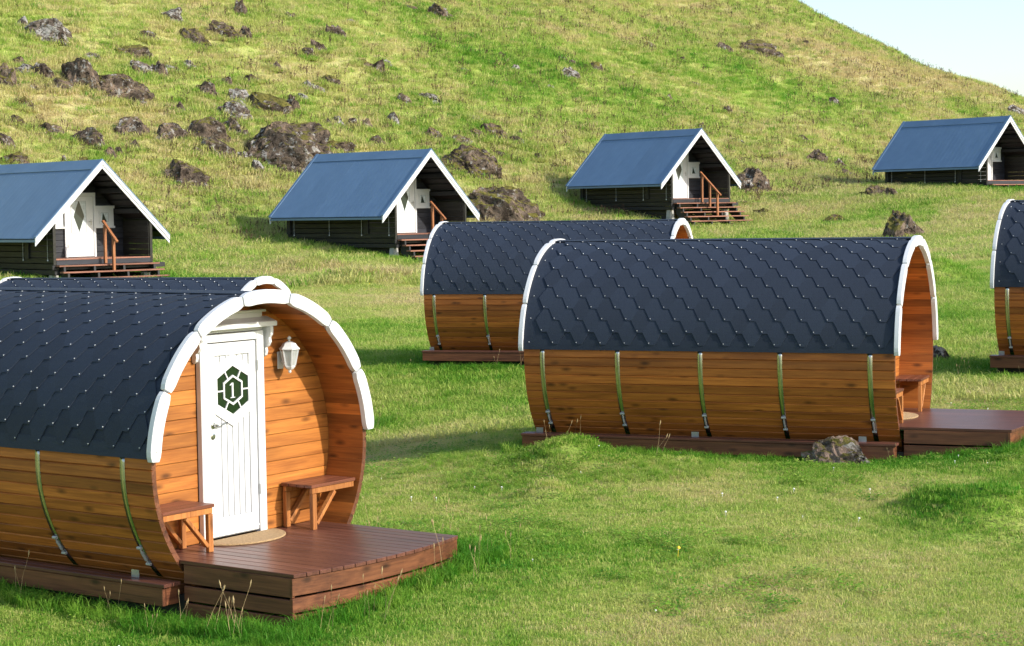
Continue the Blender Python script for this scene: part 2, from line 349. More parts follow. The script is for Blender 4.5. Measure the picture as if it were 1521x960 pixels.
az = np.concatenate([np.linspace(-180, -24, 60)[:-1], np.linspace(-24, 24, 420)[:-1], np.linspace(24, 180, 60)[:-1]])
rr = np.exp(np.linspace(math.log(1.0), math.log(1500.0), 420))
AA, RR = np.meshgrid(np.radians(az), rr); GX = np.sin(AA) * RR; GY = np.cos(AA) * RR; GZ = ground(GX, GY)
na, nr = len(az), len(rr)
verts = [(0, 0, gz(0, 0))] + list(zip(GX.ravel().tolist(), GY.ravel().tolist(), GZ.ravel().tolist()))
idx = np.arange(na * nr).reshape(nr, na) + 1
q = np.stack([idx[:-1], np.roll(idx, -1, 1)[:-1], np.roll(idx, -1, 1)[1:], idx[1:]], -1).reshape(-1, 4)[:, ::-1]
faces = q.tolist() + [(0, int(idx[0, (i + 1) % na]), int(idx[0, i])) for i in range(na)]
me = bpy.data.meshes.new('ground'); me.from_pydata(verts, [], faces)
for p in me.polygons: p.use_smooth = True

RECTS = []       # building footprints: b, u0, u1, v0, v1, barrel?
for b_ in BAR: RECTS.append((b_, -4.1, 1.2, -1.1, 1.1))
for c_ in CAB: RECTS.append((c_, -5.3 * K, 1.1 * K, -1.55 * K, 1.6 * K))
def rect_dist(x, y):
    best = np.full(x.shape, 1e9)
    for b_, u0, u1, v0, v1 in RECTS:
        n, l = frame(b_); dx = x - b_[0]; dy = y - b_[1]; u = dx * n[0] + dy * n[1]; v = dx * l[0] + dy * l[1]
        ox = np.maximum(np.maximum(u0 - u, u - u1), 0); oy = np.maximum(np.maximum(v0 - v, v - v1), 0)
        best = np.minimum(best, np.where((ox == 0) & (oy == 0), -1, np.hypot(ox, oy)))
    return best
ZONES = []      # straw-coloured band and dark leafy patches on the hill
for px, py, rx, ry, am in [(1240, 98, 4, 3, -.34), (1310, 106, 4.5, 3, -.38), (1390, 118, 5, 3, -.34), (1110, 128, 5, 4, .30), (1200, 140, 5, 4, .28), (1050, 75, 3, 3, .2), (880, 150, 5, 4, .15), (600, 60, 5, 4, .15), (350, 80, 5, 4, -.15), (130, 175, 5, 3, -.25), (520, 205, 6, 4, .12)]:
    x, y, t = land(px, py); ZONES.append((x, y, rx, ry, am))
def lushness(x, y):
    """which plants grow where: 0 dry straw, .5 mown lawn, 1 lush rank grass"""
    d = rect_dist(x, y); s = hill_s(x, y)
    a = .44 + (fbm(x, y, 4.0, 21) - .5) * .90 + (fbm(x, y, .9, 31) - .5) * .60
    a = a + .55 * np.exp(-np.maximum(d, 0) / .55)
    r = np.hypot(x, y)
    a = a + .32 * np.exp(-((x + 1.6) / 1.9) ** 2 - ((y - 12.9) / 1.0) ** 2)
    a = a - .45 * np.exp(-((x + 2.6) / 3.2) ** 2 - ((y - 49) / 6.0) ** 2) * (.6 + .8 * fbm(x, y, 1.5, 61))
    for k_, (bx, by, rx, ry, hh) in enumerate(BUMPS[:4]):
        a = a + (.30, -.12, .42, .25)[k_] * np.exp(-((x - bx) / rx / 1.1) ** 2 - ((y - by) / ry / 1.1) ** 2)
    h = np.clip((s + 1) / 8, 0, 1)
    hillv = .37 + (fbm(x, y, 13, 41) - .5) * .60 + (fbm(x, y, 3.2, 51) - .5) * .60 + (fbm(x, y, 1.0, 57) - .5) * .55
    for bx, by, rx, ry, am in ZONES: hillv = hillv + am * np.exp(-((x - bx) / rx) ** 2 - ((y - by) / ry) ** 2)
    return np.clip(a * (1 - h) + hillv * h, 0, 1)
at = me.attributes.new('lush', 'FLOAT', 'POINT'); L_ = lushness(np.r_[0, GX.ravel()], np.r_[0, GY.ravel()]); at.data.foreach_set('value', L_.astype(np.float32))
m, nt, b = newmat('turf'); a_ = N(nt, 'Attribute'); a_.attribute_name = 'lush'; tc = N(nt, 'TexCoord')
def gn(s, d=6.0, r=.6):
    n = N(nt, 'TexNoise', Scale=s, Detail=d, Roughness=r); nt.links.new(tc.outputs['Object'], n.inputs['Vector']); return n.outputs[0]
f = math_(nt, 'ADD', a_.outputs['Fac'], math_(nt, 'MULTIPLY', math_(nt, 'SUBTRACT', gn(1.7), .5), .8))
f = math_(nt, 'ADD', f, math_(nt, 'MULTIPLY', math_(nt, 'SUBTRACT', gn(14.0), .5), .7))
c = ramp(nt, f, PAL); c = mixc(nt, ramp(nt, gn(30.0, 4.0, .7), [(0.34, (1, 1, 1)), (0.50, (0, 0, 0))]), c, (0.110, 0.105, 0.035))
nt.links.new(c, b.inputs['Base Color']); b.inputs['Roughness'].default_value = .95; b.inputs['Specular IOR Level'].default_value = .1
bump(nt, b, gn(22.0, 6.0, .7), 1.0, .05)
me.materials.append(m)
tag(put('ground', me), 'grassy ground rising from lawn to hillside', 'ground', kind='structure')

# ------------------------------------------------------------------ barrel cabins
RB = 1.2; H0 = 0.55; ZC = H0 + WF; LEN = 4.0; PORCH = 0.37; EAVE = R_(4.1)
CACHE = {}
def cached(key, fn):
    if key not in CACHE: CACHE[key] = fn()
    return CACHE[key]
NST = 80
def stave_mesh():
    w = math.pi * 2 / NST; r0, r1 = RB - .042, RB; e = .0075; a = w / 2
    prof = [(r0, -a * .995), (r1 - .011, -a * .995), (r1, -a + e / RB), (r1, a - e / RB), (r1 - .011, a * .995), (r0, a * .995)]
    return MB().loft([[(x, r * math.cos(t), r * math.sin(t)) for r, t in prof] for x in (-LEN, 0)]).mesh('stave', M['stave'])
def end_grain(me):
    me.materials.append(M['fascia'])
    for p in me.polygons:
        if abs(p.normal.x) > .9: p.material_index = 1
    return me
P_, AF, DI, RH = 0.270, 0.062, 0.073, 0.1300
RS = RB + .024
def tile_mesh(lean):
    # hexagon tab: bottom flat at arc 0, widest at RH, top flat at 2RH ; lies on the sheet, lower edge proud
    th = .004; v = []; rows = [(0, AF / 2), (.35 * RH, AF / 2 + DI * .35), (.7 * RH, AF / 2 + DI * .7), (RH, AF / 2 + DI), (1.5 * RH, AF / 2 + DI / 2), (2 * RH, AF / 2)]
    for s, hw in rows:
        for sg in (-1, 1):
            lift = .006 * (1 - s / (2 * RH)) + .006 + sg * lean * hw
            for r in (RS, RS + lift): t = s / RS; v.append((sg * hw, r * math.cos(t), r * math.sin(t)))
    f = []
    for i in range(len(rows) - 1):
        a = i * 4; c = a + 4           # order per row: Lbottom, Ltop, Rbottom, Rtop
        f += [(a + 1, a + 3, c + 3, c + 1), (a, c, c + 2, a + 2), (a, a + 1, c + 1, c), (a + 2, c + 2, c + 3, a + 3)]
    f += [(0, 2, 3, 1), (20, 21, 23, 22)]
    return MB().add(v, f).mesh('shingle', M['shingle'])
def arc(r0, r1, a0, a1, x0, x1, n, name, mat, bevel=0, seg=1, smooth=False):
    rings = []
    for i in range(n + 1):
        t = a0 + (a1 - a0) * i / n; c, s = math.cos(t), math.sin(t)
        rings.append([(x0, r0 * c, r0 * s), (x1, r0 * c, r0 * s), (x1, r1 * c, r1 * s), (x0, r1 * c, r1 * s)])
    mb = MB().loft(rings); return mb.mesh(name, mat, bevel, smooth, seg)
def trim_mesh():
    w = (math.pi - 2 * EAVE + .05) / 7; n = 14; rings = []
    r0, r1 = 1.150, 1.256
    for i in range(n + 1):
        t = -w / 2 + .006 + (w - .012) * i / n; c, s = math.cos(t), math.sin(t)
        sh = .018 if i in (0, n) else .005 if i in (1, n - 1) else 0
        rings.append([(0, (r0 + sh) * c, (r0 + sh) * s), (.05, (r0 + sh) * c, (r0 + sh) * s), (.05, (r1 - sh) * c, (r1 - sh) * s), (0, (r1 - sh) * c, (r1 - sh) * s)])
    return MB().loft(rings).mesh('trim_board', M['white'], .005, False, 2)
def wall_planks(open_door):
    out = []; w = -WF - .0; ph = .108; Ri = 1.156
    z = w
    while z < Ri - .02:
        z1 = min(z + ph, Ri - .004)
        def hv(q): return math.sqrt(max(Ri * Ri - q * q, 0.0004))
        spans = []
        if open_door and z < .985: spans = [(-1, -.368), (.352, 1)]
        else: spans = [(-1, 1)]
        for s0, s1 in spans:
            g = .0035; zz = [z + .001, z + g, (z + z1) / 2, z1 - g, z1 - .001]; L = []; Rr = []
            for q in zz:
                L.append(-hv(q) if s0 == -1 else s0); Rr.append(hv(q) if s1 == 1 else s1)
            if max(Rr[i] - L[i] for i in range(5)) < .03: continue
            xf = [-.007, 0, 0, 0, -.007]
            poly = list(zip(zz, L, Rr, xf)); mb = MB(); v = []; f = []
            for q, l, r, x in poly: v += [(x, l, q), (x, r, q), (-.03, l, q), (-.03, r, q)]
            for i in range(4):
                a = i * 4; c = a + 4
                f += [(a, a + 1, c + 1, c), (a + 3, a + 2, c + 2, c + 3), (a + 2, a, c, c + 2), (a + 1, a + 3, c + 3, c + 1)]
            f += [(0, 2, 3, 1), (16, 17, 19, 18)]
            out.append(mb.add(v, f).mesh('wall_plank', M['plank']))
        z = z1
    return out
def bow(v): return 1.12 + .11 * (1 - (v / .952) ** 2)
def deck_boards():
    out = []; n = 17; w = 1.904 / n
    for i in range(n):
        a = -.952 + i * w + .003; c = a + w - .006
        e0, e1 = bow(a), bow(c)
        out.append(MB().prism_z([(-PORCH + .002, a), (e0, a), (e1, c), (-PORCH + .002, c)], -.028, 0).mesh('deck_board', M['deck'], .003))
    return out
def front_fascia(z0, z1, inset):
    rings = []
    for i in range(13):
        v = -.952 + 1.904 * i / 12; u = bow(v) - inset
        rings.append([(u - .026, v, z0), (u, v, z0), (u, v, z1), (u - .026, v, z1)])
    return MB().loft(rings).mesh('front_fascia', M['fascia_y'], .002)
def hexpts(hw, hh, cx=0., cz=0.): return [(cx, cz + hh), (cx - hw, cz + hh * .52), (cx - hw, cz - hh * .52), (cx, cz - hh), (cx + hw, cz - hh * .52), (cx + hw, cz + hh * .52)]
def hexring(o, i_, x0, x1):
    mb = MB(); n = 6; v = []
    for (a, b_), (c, d) in zip(o, i_): v += [(x0, a, b_), (x1, a, b_), (x1, c, d), (x0, c, d)]
    f = []
    for k in range(n):
        a = k * 4; c = ((k + 1) % n) * 4
        for j in range(4): f.append((a + j, a + (j + 1) % 4, c + (j + 1) % 4, c + j))
    return mb.add(v, f)
def build_door(parent, number):
    """door part at the porch wall; x out of the wall, y to the right, z up from the floor"""
    W = M['white']; d = put('door', cached('leaf', lambda: MB().box(0, .022, -.272, .259, .02, 1.527).mesh('door', W, .003)), parent, (-PORCH, 0, H0))
    def sub(n, fn, key=None): return put(n, cached(key or n, fn), d)
    sub('door_frame', lambda: MB().box(0, .052, -.362, -.279, 0, 1.60).mesh('f', W, .004), 'df1')
    sub('door_frame', lambda: MB().box(0, .052, .266, .345, 0, 1.60).mesh('f', W, .004), 'df2')
    sub('door_frame', lambda: MB().box(0, .049, -.278, .265, 1.535, 1.597).mesh('f', W, .004), 'df3')
    for k, (a, c, z0, z1) in enumerate([(-.272, -.195, .03, 1.525), (.182, .259, .03, 1.525), (-.194, .181, .03, .17), (-.194, .181, 1.43, 1.525)]):
        sub('door_rail', lambda: MB().box(.022, .042, a, c, z0, z1).mesh('r', W, .004), 'dr%d' % k)
    n = 6
    for k in range(n):
        w = .375 / n; a = -.194 + k * w
        sub('panel_board', lambda: MB().box(.022, .034, a + .005, a + w - .005, .176, 1.424).mesh('pb', W, .003), 'pb%d' % k)
    cz = 1.155
    sub('window_surround', lambda: hexring(hexpts(.238, .285, -.006, cz), hexpts(.172, .190, -.006, cz), .026, .046).mesh('ws', W), 'hx1')
    sub('pane', lambda: MB().prism_x(hexpts(.173, .191, -.006, cz), .027, .037).mesh('pane', M['pane_green']), 'hxp')
    sub('glazing_bar', lambda: hexring(hexpts(.106, .118, -.006, cz), hexpts(.092, .101, -.006, cz), .036, .047).mesh('gb', W), 'hx2')
    for k, ((a, b_), (c, e)) in enumerate(zip(hexpts(.170, .186, -.006, cz), hexpts(.106, .116, -.006, cz))):
        if k in (0, 3): continue
        def mk(a=a, b_=b_, c=c, e=e): return MB().bar((.041, a, b_), (.041, c, e), .016, .011, (1, 0, 0)).mesh('gb', W)
    sp = [(.0, .5), (.5, .5)]
    o = hexpts(.172, .190, -.006, cz); i_ = hexpts(.108, .118, -.006, cz)
    for k in range(6):
        a = ((o[k][0] + o[(k + 1) % 6][0]) / 2, (o[k][1] + o[(k + 1) % 6][1]) / 2); c = ((i_[k][0] + i_[(k + 1) % 6][0]) / 2, (i_[k][1] + i_[(k + 1) % 6][1]) / 2)
        sub('glazing_bar', lambda: MB().bar((.041, *a), (.041, *c), .011, .011, (1, 0, 0)).mesh('gb', W), 'gs%d' % k)
    if number:
        q = MB(); z0 = cz - .062
        q.box(.037, .041, -.014, .004, z0 + .006, z0 + .118); q.box(.037, .0415, -.030, .020, z0, z0 + .0065)
        q.prism_x([(-.014, z0 + .118), (-.034, z0 + .103), (-.034, z0 + .096), (-.014, z0 + .104)], .037, .0408)
        put('numeral', q.mesh('numeral', W), d)
    sub('drip_strip', lambda: MB().box(.040, .050, -.27, .257, .06, .075).mesh('ds', W, .002))
    h = put('handle', cached('handle', lambda: MB().lathe([(.026, 0), (.026, .008), (.012, .010), (.012, .04)], 14).mesh('h', M['steel'])), d, (.040, -.232, .90), (0, R_(90), 0))
    sub('handle', lambda: MB().tube([(.082, -.232, .90), (.084, -.19, .902), (.083, -.14, .910), (.080, -.112, .912)], .0085, 8).mesh('lev', M['steel'], 0, True), 'lever')
    put('lock', cached('lock', lambda: MB().lathe([(.026, 0), (.026, .006), (.014, .009), (.012, .012)], 14).mesh('l', M['steel'])), d, (.040, -.236, .815), (0, R_(90), 0))
    for k, z in enumerate((.35, 1.33)): put('hinge', cached('hinge', lambda: MB().tube([(.052, .264, -.04), (.052, .264, .04)], .008, 8).mesh('hg', M['zinc'])), d, (0, 0, z))
    # small canopy over the door with scalloped brackets
    c = put('door_canopy', cached('canopy', lambda: MB().prism_y([(0, 1.665), (.125, 1.632), (.125, 1.672), (0, 1.712)], -.44, .43).mesh('cn', W, .004)), parent, (-PORCH, 0, H0))
    put('backing_board', cached('canopy_b', lambda: MB().box(0, .02, -.38, .37, 1.603, 1.745).mesh('cb', W, .003)), c)
    put('crown_strip', cached('canopy_c', lambda: MB().box(0, .045, -.40, .39, 1.746, 1.765).mesh('cb', W, .003)), c)
    br = [(0.002, 1.40), (.02, 1.385), (.045, 1.40), (.055, 1.43), (.05, 1.46), (.075, 1.475), (.095, 1.505), (.09, 1.54), (.11, 1.565), (.115, 1.60), (.115, 1.63), (.002, 1.66)]
    for k, y in enumerate((-.405, .365)): put('bracket', cached('brk%d' % k, lambda: MB().prism_y(br, y, y + .03).mesh('bk', W, .003)), c)
def bench(b, side, label):
    """porch bench: slatted top, one rail, two legs and two diagonal braces"""
    x, y = bpt(b, 0, 0); e = empty('porch_bench', (x, y, b[2] - WF + CZ), R_(90 - b[3])); s = side; h = .36
    def hv(z): return math.sqrt(1.15 ** 2 - (z - WF) ** 2) - .012
    xs = np.linspace(-.355, -.02, 5)
    yo = hv(h - .03)
    for i in range(4):
        a, c = xs[i] + .003, xs[i + 1] - .003
        y0, y1 = sorted((s * .545, s * yo)); put('seat_slat', MB().box(a, c, y0, y1, h - .026, h).mesh('ss', M['bench_top'], .003), e)
    for xx in (-.345, -.062):
        y0, y1 = sorted((s * .56, s * (hv(h - .07) - .0)))
        put('rail', MB().box(xx, xx + .032, y0, y1, h - .072, h - .027).mesh('rl', M['bench_top'] if 0 else M['bench'], .003), e)
        y0, y1 = sorted((s * .56, s * .608)); put('leg', MB().box(xx - .003, xx + .035, y0, y1, .0, h - .074).mesh('lg', M['bench'], .003), e)
        put('brace', MB().bar((xx + .016, s * .612, .045), (xx + .016, s * .835, h - .078), .030, .042, (1, 0, 0)).mesh('bc', M['bench'], .003), e)
    return tag(e, label, 'bench', 'porch benches')
def doormat(b, label):
    x, y = bpt(b, 0, 0); n = 24
    poly = [(-.315 + .345 * math.sin(t), -.008 + .415 * math.cos(t)) for t in [math.pi * i / n for i in range(n + 1)]]
    me = MB().prism_z(poly, .001, .016).mesh('doormat', M['mat'], .004); o = put('doormat', me, None, (x, y, b[2] - WF + CZ), (0, 0, R_(90 - b[3])))
    return tag(o, label, 'doormat', 'half-round doormats')
def lantern(b):
    x, y = bpt(b, -PORCH, .585); e = empty('wall_lantern', (x, y, b[2] + .56 + CZ), R_(90 - b[3])); W = M['white']; cx = .105
    def hexr(r, z): return [(cx + r * math.cos(R_(60 * k + 30)), r * math.sin(R_(60 * k + 30)), z) for k in range(6)]
    put('base_cup', MB().loft([hexr(.008, 0), hexr(.014, .012), hexr(.010, .02), hexr(.03, .032), hexr(.045, .05), hexr(.045, .06)]).mesh('bc', W), e)
    for k in range(6):
        a, c = hexr(.045, .06)[k], hexr(.072, .185)[k]; put('rib', MB().bar(a, c, .010, .010, (.3, .2, 0)).mesh('rb', W), e)
        a2, c2 = hexr(.043, .06)[(k + 1) % 6], hexr(.069, .185)[(k + 1) % 6]; a1, c1 = hexr(.043, .06)[k], hexr(.069, .185)[k]
        mid = Vector((cx, 0, 0)); nn = (Vector(a1) + Vector(a2)) / 2 - mid; nn.z = 0; nn = tuple(nn.normalized() * .002)
        sh = lambda p: (p[0] - nn[0], p[1] - nn[1], p[2])
        put('pane', MB().loft([[a1, a2, sh(a2), sh(a1)], [c1, c2, sh(c2), sh(c1)]]).mesh('pn', M['lantern_glass']), e)
    put('bulb', MB().lathe([(.006, .07), (.012, .09), (.022, .12), (.018, .15), (.004, .165)], 10, (cx, 0, 0)).mesh('bl', M['bulb'], 0, True), e)
    put('cap', MB().loft([hexr(.072, .186), hexr(.085, .190), hexr(.085, .198), hexr(.066, .216), hexr(.052, .238), hexr(.026, .252), hexr(.010, .255)]).mesh('cp', W), e)
    put('finial', MB().lathe([(.010, .253), (.007, .265), (.015, .272), (.017, .282), (.010, .292), (.003, .297)], 10, (cx, 0, 0)).mesh('fn', W, 0, True), e)
    put('bracket_arm', MB().tube([(.0, 0, .10), (.03, 0, .085), (.045, 0, .07), (.07, 0, .055)], .009, 8).mesh('ar', W, 0, True), e)
    put('back_plate', MB().box(0.0, .012, -.035, .035, .03, .17).mesh('bp', W, .004), e)
    return tag(e, 'white six-sided lantern on the plank wall beside the numbered door', 'lantern')

def barrel(i, label, lean, straps, number=False, tiles_from=0):
    b = BAR[i]; x, y = bpt(b, 0, 0); e = empty('barrel_cabin', (x, y, b[2] - WF - H0 + CZ), R_(90 - b[3]))
    tag(e, label, 'cabin', 'barrel-shaped camping cabins')
    sm = cached('stave', lambda: end_grain(stave_mesh()))
    for k in range(NST):
        t = 2 * math.pi * (k + .5) / NST
        if ZC + RB * math.sin(t) < .30: continue
        put('stave', sm, e, (0, 0, ZC), (t, 0, 0))
    # roofing: felt sheet, hexagon shingles, ridge strip, nails
    put('roofing_felt', cached('felt', lambda: arc(RB + .001, RS, EAVE, math.pi - EAVE, -LEN + .002, -.002, 48, 'roofing_felt', M['shingle'], 0, 1, False)), e, (0, 0, ZC))
    put('eave_strip', cached('eave', lambda: arc(RS + .0005, RS + .006, math.pi - EAVE - .085, math.pi - EAVE + .004, -LEN + .004, -.004, 4, 'eave_strip', M['shingle'])), e, (0, 0, ZC))
    put('eave_strip', cached('eave2', lambda: arc(RS + .0005, RS + .006, EAVE - .004, EAVE + .085, -LEN + .004, -.004, 4, 'eave_strip', M['shingle'])), e, (0, 0, ZC))
    tm = cached(('tile', lean), lambda: tile_mesh(lean)); nails = MB(); rest = MB(); tv = [tuple(v.co) for v in tm.vertices]; tf = [tuple(p.vertices) for p in tm.polygons]
    rows = 14; ncol = int(LEN / P_) + 1
    for side in (-1, 1):
        for r in range(rows):
            a0 = EAVE + .045 + r * RH / RS
            for c_ in range(-1, ncol + 1):
                xx = -LEN + .10 + c_ * P_ + (r % 2) * P_ / 2
                if xx - AF / 2 - DI < -LEN + .002 or xx + AF / 2 + DI > -.002: continue
                rot = (a0, 0, 0)
                if side == -1:
                    # mirror to the near slope by turning round z: x flips
                    o = put('shingle', tm, e, (xx, 0, ZC), (a0, 0, math.pi)); o.rotation_mode = 'XYZ'
                else:
                    n = len(rest.v); ca, sa = math.cos(a0), math.sin(a0)
                    rest.v += [(px + xx, py * ca - pz * sa, py * sa + pz * ca) for px, py, pz in tv]; rest.f += [tuple(q + n for q in f) for f in tf]
            if side == -1:
                for c_ in range(0, ncol + 1):
                    xx = -LEN + .10 + c_ * P_ + (r % 2) * P_ / 2 + (-1 if lean > 0 else 1) * AF / 2
                    if xx < -LEN + .03 or xx > -.03: continue
                    t = math.pi - (a0 + .016); rad = RS + .0145
                    nails.lathe([(.0058, -.006), (.0058, .0), (.004, .003)], 6)
                    vs = nails.v[-18:]; ca, sa = math.cos(t - math.pi / 2), math.sin(t - math.pi / 2)
                    nails.v[-18:] = [(xx + px, (py) * ca - (pz + rad) * sa, py * sa + (pz + rad) * ca) for px, py, pz in vs]
    o = put('far_slope_shingles', rest.mesh('far_slope_shingles', M['shingle']), e, (0, 0, ZC)); o['kind'] = 'stuff'
    o = put('roofing_nails', nails.mesh('roofing_nails', M['nail']), e, (0, 0, ZC)); o['kind'] = 'stuff'
    put('ridge_strip', cached('ridge', lambda: arc(RS + .012, RS + .018, R_(82), R_(98), -LEN + .004, -.004, 8, 'ridge_strip', M['shingle'])), e, (0, 0, ZC))
    tr = cached('trim', trim_mesh); w = (math.pi - 2 * EAVE + .05) / 7
    for k in range(7):
        t = EAVE - .025 + w * (k + .5)
        tb_ = put('trim_board', tr, e, (0, 0, ZC), (t, 0, 0))
        if number:
            for sg in (-1, 1):
                q_ = sg * (w / 2 - .07); put('screw', cached('screw', lambda: MB().lathe([(.006, 0), (.006, .002), (.003, .003)], 8).mesh('screw', M['zinc'])), tb_, (.0505, 1.203 * math.cos(q_), 1.203 * math.sin(q_)), (0, R_(90), 0))
        put('trim_board', tr, e, (-LEN - .05, 0, ZC), (t, 0, 0))
    for k, mm in enumerate(cached('wp', lambda: wall_planks(True))): put('wall_plank', mm, e, (-PORCH, 0, ZC))
    for k, mm in enumerate(cached('wpb', lambda: wall_planks(False))): put('wall_plank', mm, e, (-LEN + .06, 0, ZC))
    build_door(e, number)
    # steel bands with turnbuckles
    for u in straps:
        for sd in (-1, 1):
            if sd == -1: a0, a1 = math.pi - EAVE - .02, math.pi + R_(45)
            else: a0, a1 = -R_(45), EAVE + .02
            s = put('steel_band', cached(('band', sd), lambda: arc(RB + .0008, RB + .0032, a0, a1, -.025, .025, 16, 'steel_band', M['steel'], 0, 1, True)), e, (u, 0, ZC))
            def tb():
                q = MB(); pr = []
                for kk in range(5):
                    t = R_(30) + R_(7.5) * kk / 4; rad = RB + .016; pr.append((0, -rad * math.cos(t), -rad * math.sin(t)))
                q.tube(pr, .0065, 8); q.tube([(-.022, pr[0][1], pr[0][2]), (.022, pr[0][1], pr[0][2])], .012, 8); q.tube([(-.022, pr[-1][1], pr[-1][2]), (.022, pr[-1][1], pr[-1][2])], .012, 8)
                q.tube([pr[1], pr[3]], .011, 6)
                return q.mesh('turnbuckle', M['nail'], 0, False)
            if sd == -1: put('turnbuckle', cached('tb', tb), s)
    # base frame beside the barrel
    zt = H0 - .16
    for sd in (-1, 1):
        for k, (a, c) in enumerate(((1.02, 1.10), (.93, 1.012))):
            y0, y1 = sorted((sd * a, sd * c)); put('ledge_board', cached(('lb', sd, k), lambda: MB().box(-LEN - .09, -.005, y0, y1, zt - .028, zt).mesh('lb', M['deck'], .004)), e)
        y0, y1 = sorted((sd * 1.06, sd * 1.092)); put('base_board', cached(('bb', sd), lambda: MB().box(-LEN - .08, -.03, y0, y1, zt - .165, zt - .030).mesh('bb', M['fascia'], .004)), e)
        y0, y1 = sorted((sd * .86, sd * .93)); put('base_light_skirt', cached(('bm', sd), lambda: MB().box(-LEN - .02, .04, y0, y1, -.35, zt - .10).mesh('bm', M['cabin_dark'])), e)  # inner dark skirt, lengthwise beam added to stop light leaking under the barrel
        for u in straps[::2]: put('bracket_plate', cached(('pl', sd), lambda: MB().box(-.04, .04, *sorted((sd * .985, sd * .99)), -.03, .025).mesh('pl', M['zinc'])), e, (u - .12, 0, zt + .03))
    for k, xx in enumerate((-LEN - .06, -.055)): put('base_end_board', cached(('be', k), lambda: MB().box(xx, xx + .026, -1.058, 1.058, zt - .163, zt - .030).mesh('be', M['fascia_y'], .003)), e)
    # deck
    for mm in cached('db', deck_boards): put('deck_board', mm, e, (0, 0, H0))
    for sd in (-1, 1):
        for k, (z0, z1) in enumerate(((-.168, -.030), (-.295, -.186), (-.43, -.312), (-.56, -.45))):
            y0, y1 = sorted((sd * .922, sd * .950)); put('side_fascia', cached(('sf', sd, k), lambda: MB().box(.045, 1.105, y0, y1, z0, z1).mesh('sf', M['fascia'], .003)), e, (0, 0, H0))
    for k, (z0, z1) in enumerate(((-.155, -.030), (-.275, -.172), (-.40, -.292), (-.53, -.42))): put('front_fascia', cached(('ff', k), lambda: front_fascia(z0, z1, .012)), e, (0, 0, H0))
    for k, v in enumerate((-.6, 0, .6)): put('joist', cached(('jo', k), lambda: MB().box(.05, 1.05, v - .03, v + .03, -.60, -.030).mesh('jo', M['cabin_dark'])), e, (0, 0, H0))
    return e
barrel(0, 'barrel cabin with a white door numbered 1 and two porch benches', -.024, [-3.9, -3.06, -2.14, -1.22, -.30], True)
barrel(1, 'barrel cabin beside a mossy boulder, its side with five steel bands', .024, [-3.79, -2.94, -2.03, -1.18, -.25])
barrel(2, 'barrel cabin half hidden behind the one beside the mossy boulder', .024, [-3.83, -2.97, -2.1, -1.2, -.28])
barrel(3, 'barrel cabin standing beyond the porch end of the five-banded one', .024, [-3.83, -2.97, -2.1, -1.2, -.28])
barrel(4, 'barrel cabin directly behind the one numbered 1 and mostly hidden by it', .024, [-3.83, -2.97, -2.1, -1.2, -.28])
bench(BAR[0], -1, 'small braced bench left of the white door numbered 1'); bench(BAR[0], 1, 'small braced bench below the white lantern')
bench(BAR[1], -1, 'braced bench just inside the near rim of the porch behind the boulder'); bench(BAR[1], 1, 'braced bench against the far curved wall of the porch behind the boulder')
doormat(BAR[0], 'half-round tan doormat before the door numbered 1'); doormat(BAR[1], 'half-round tan doormat in the porch of the barrel cabin beside the boulder')
lantern(BAR[0])

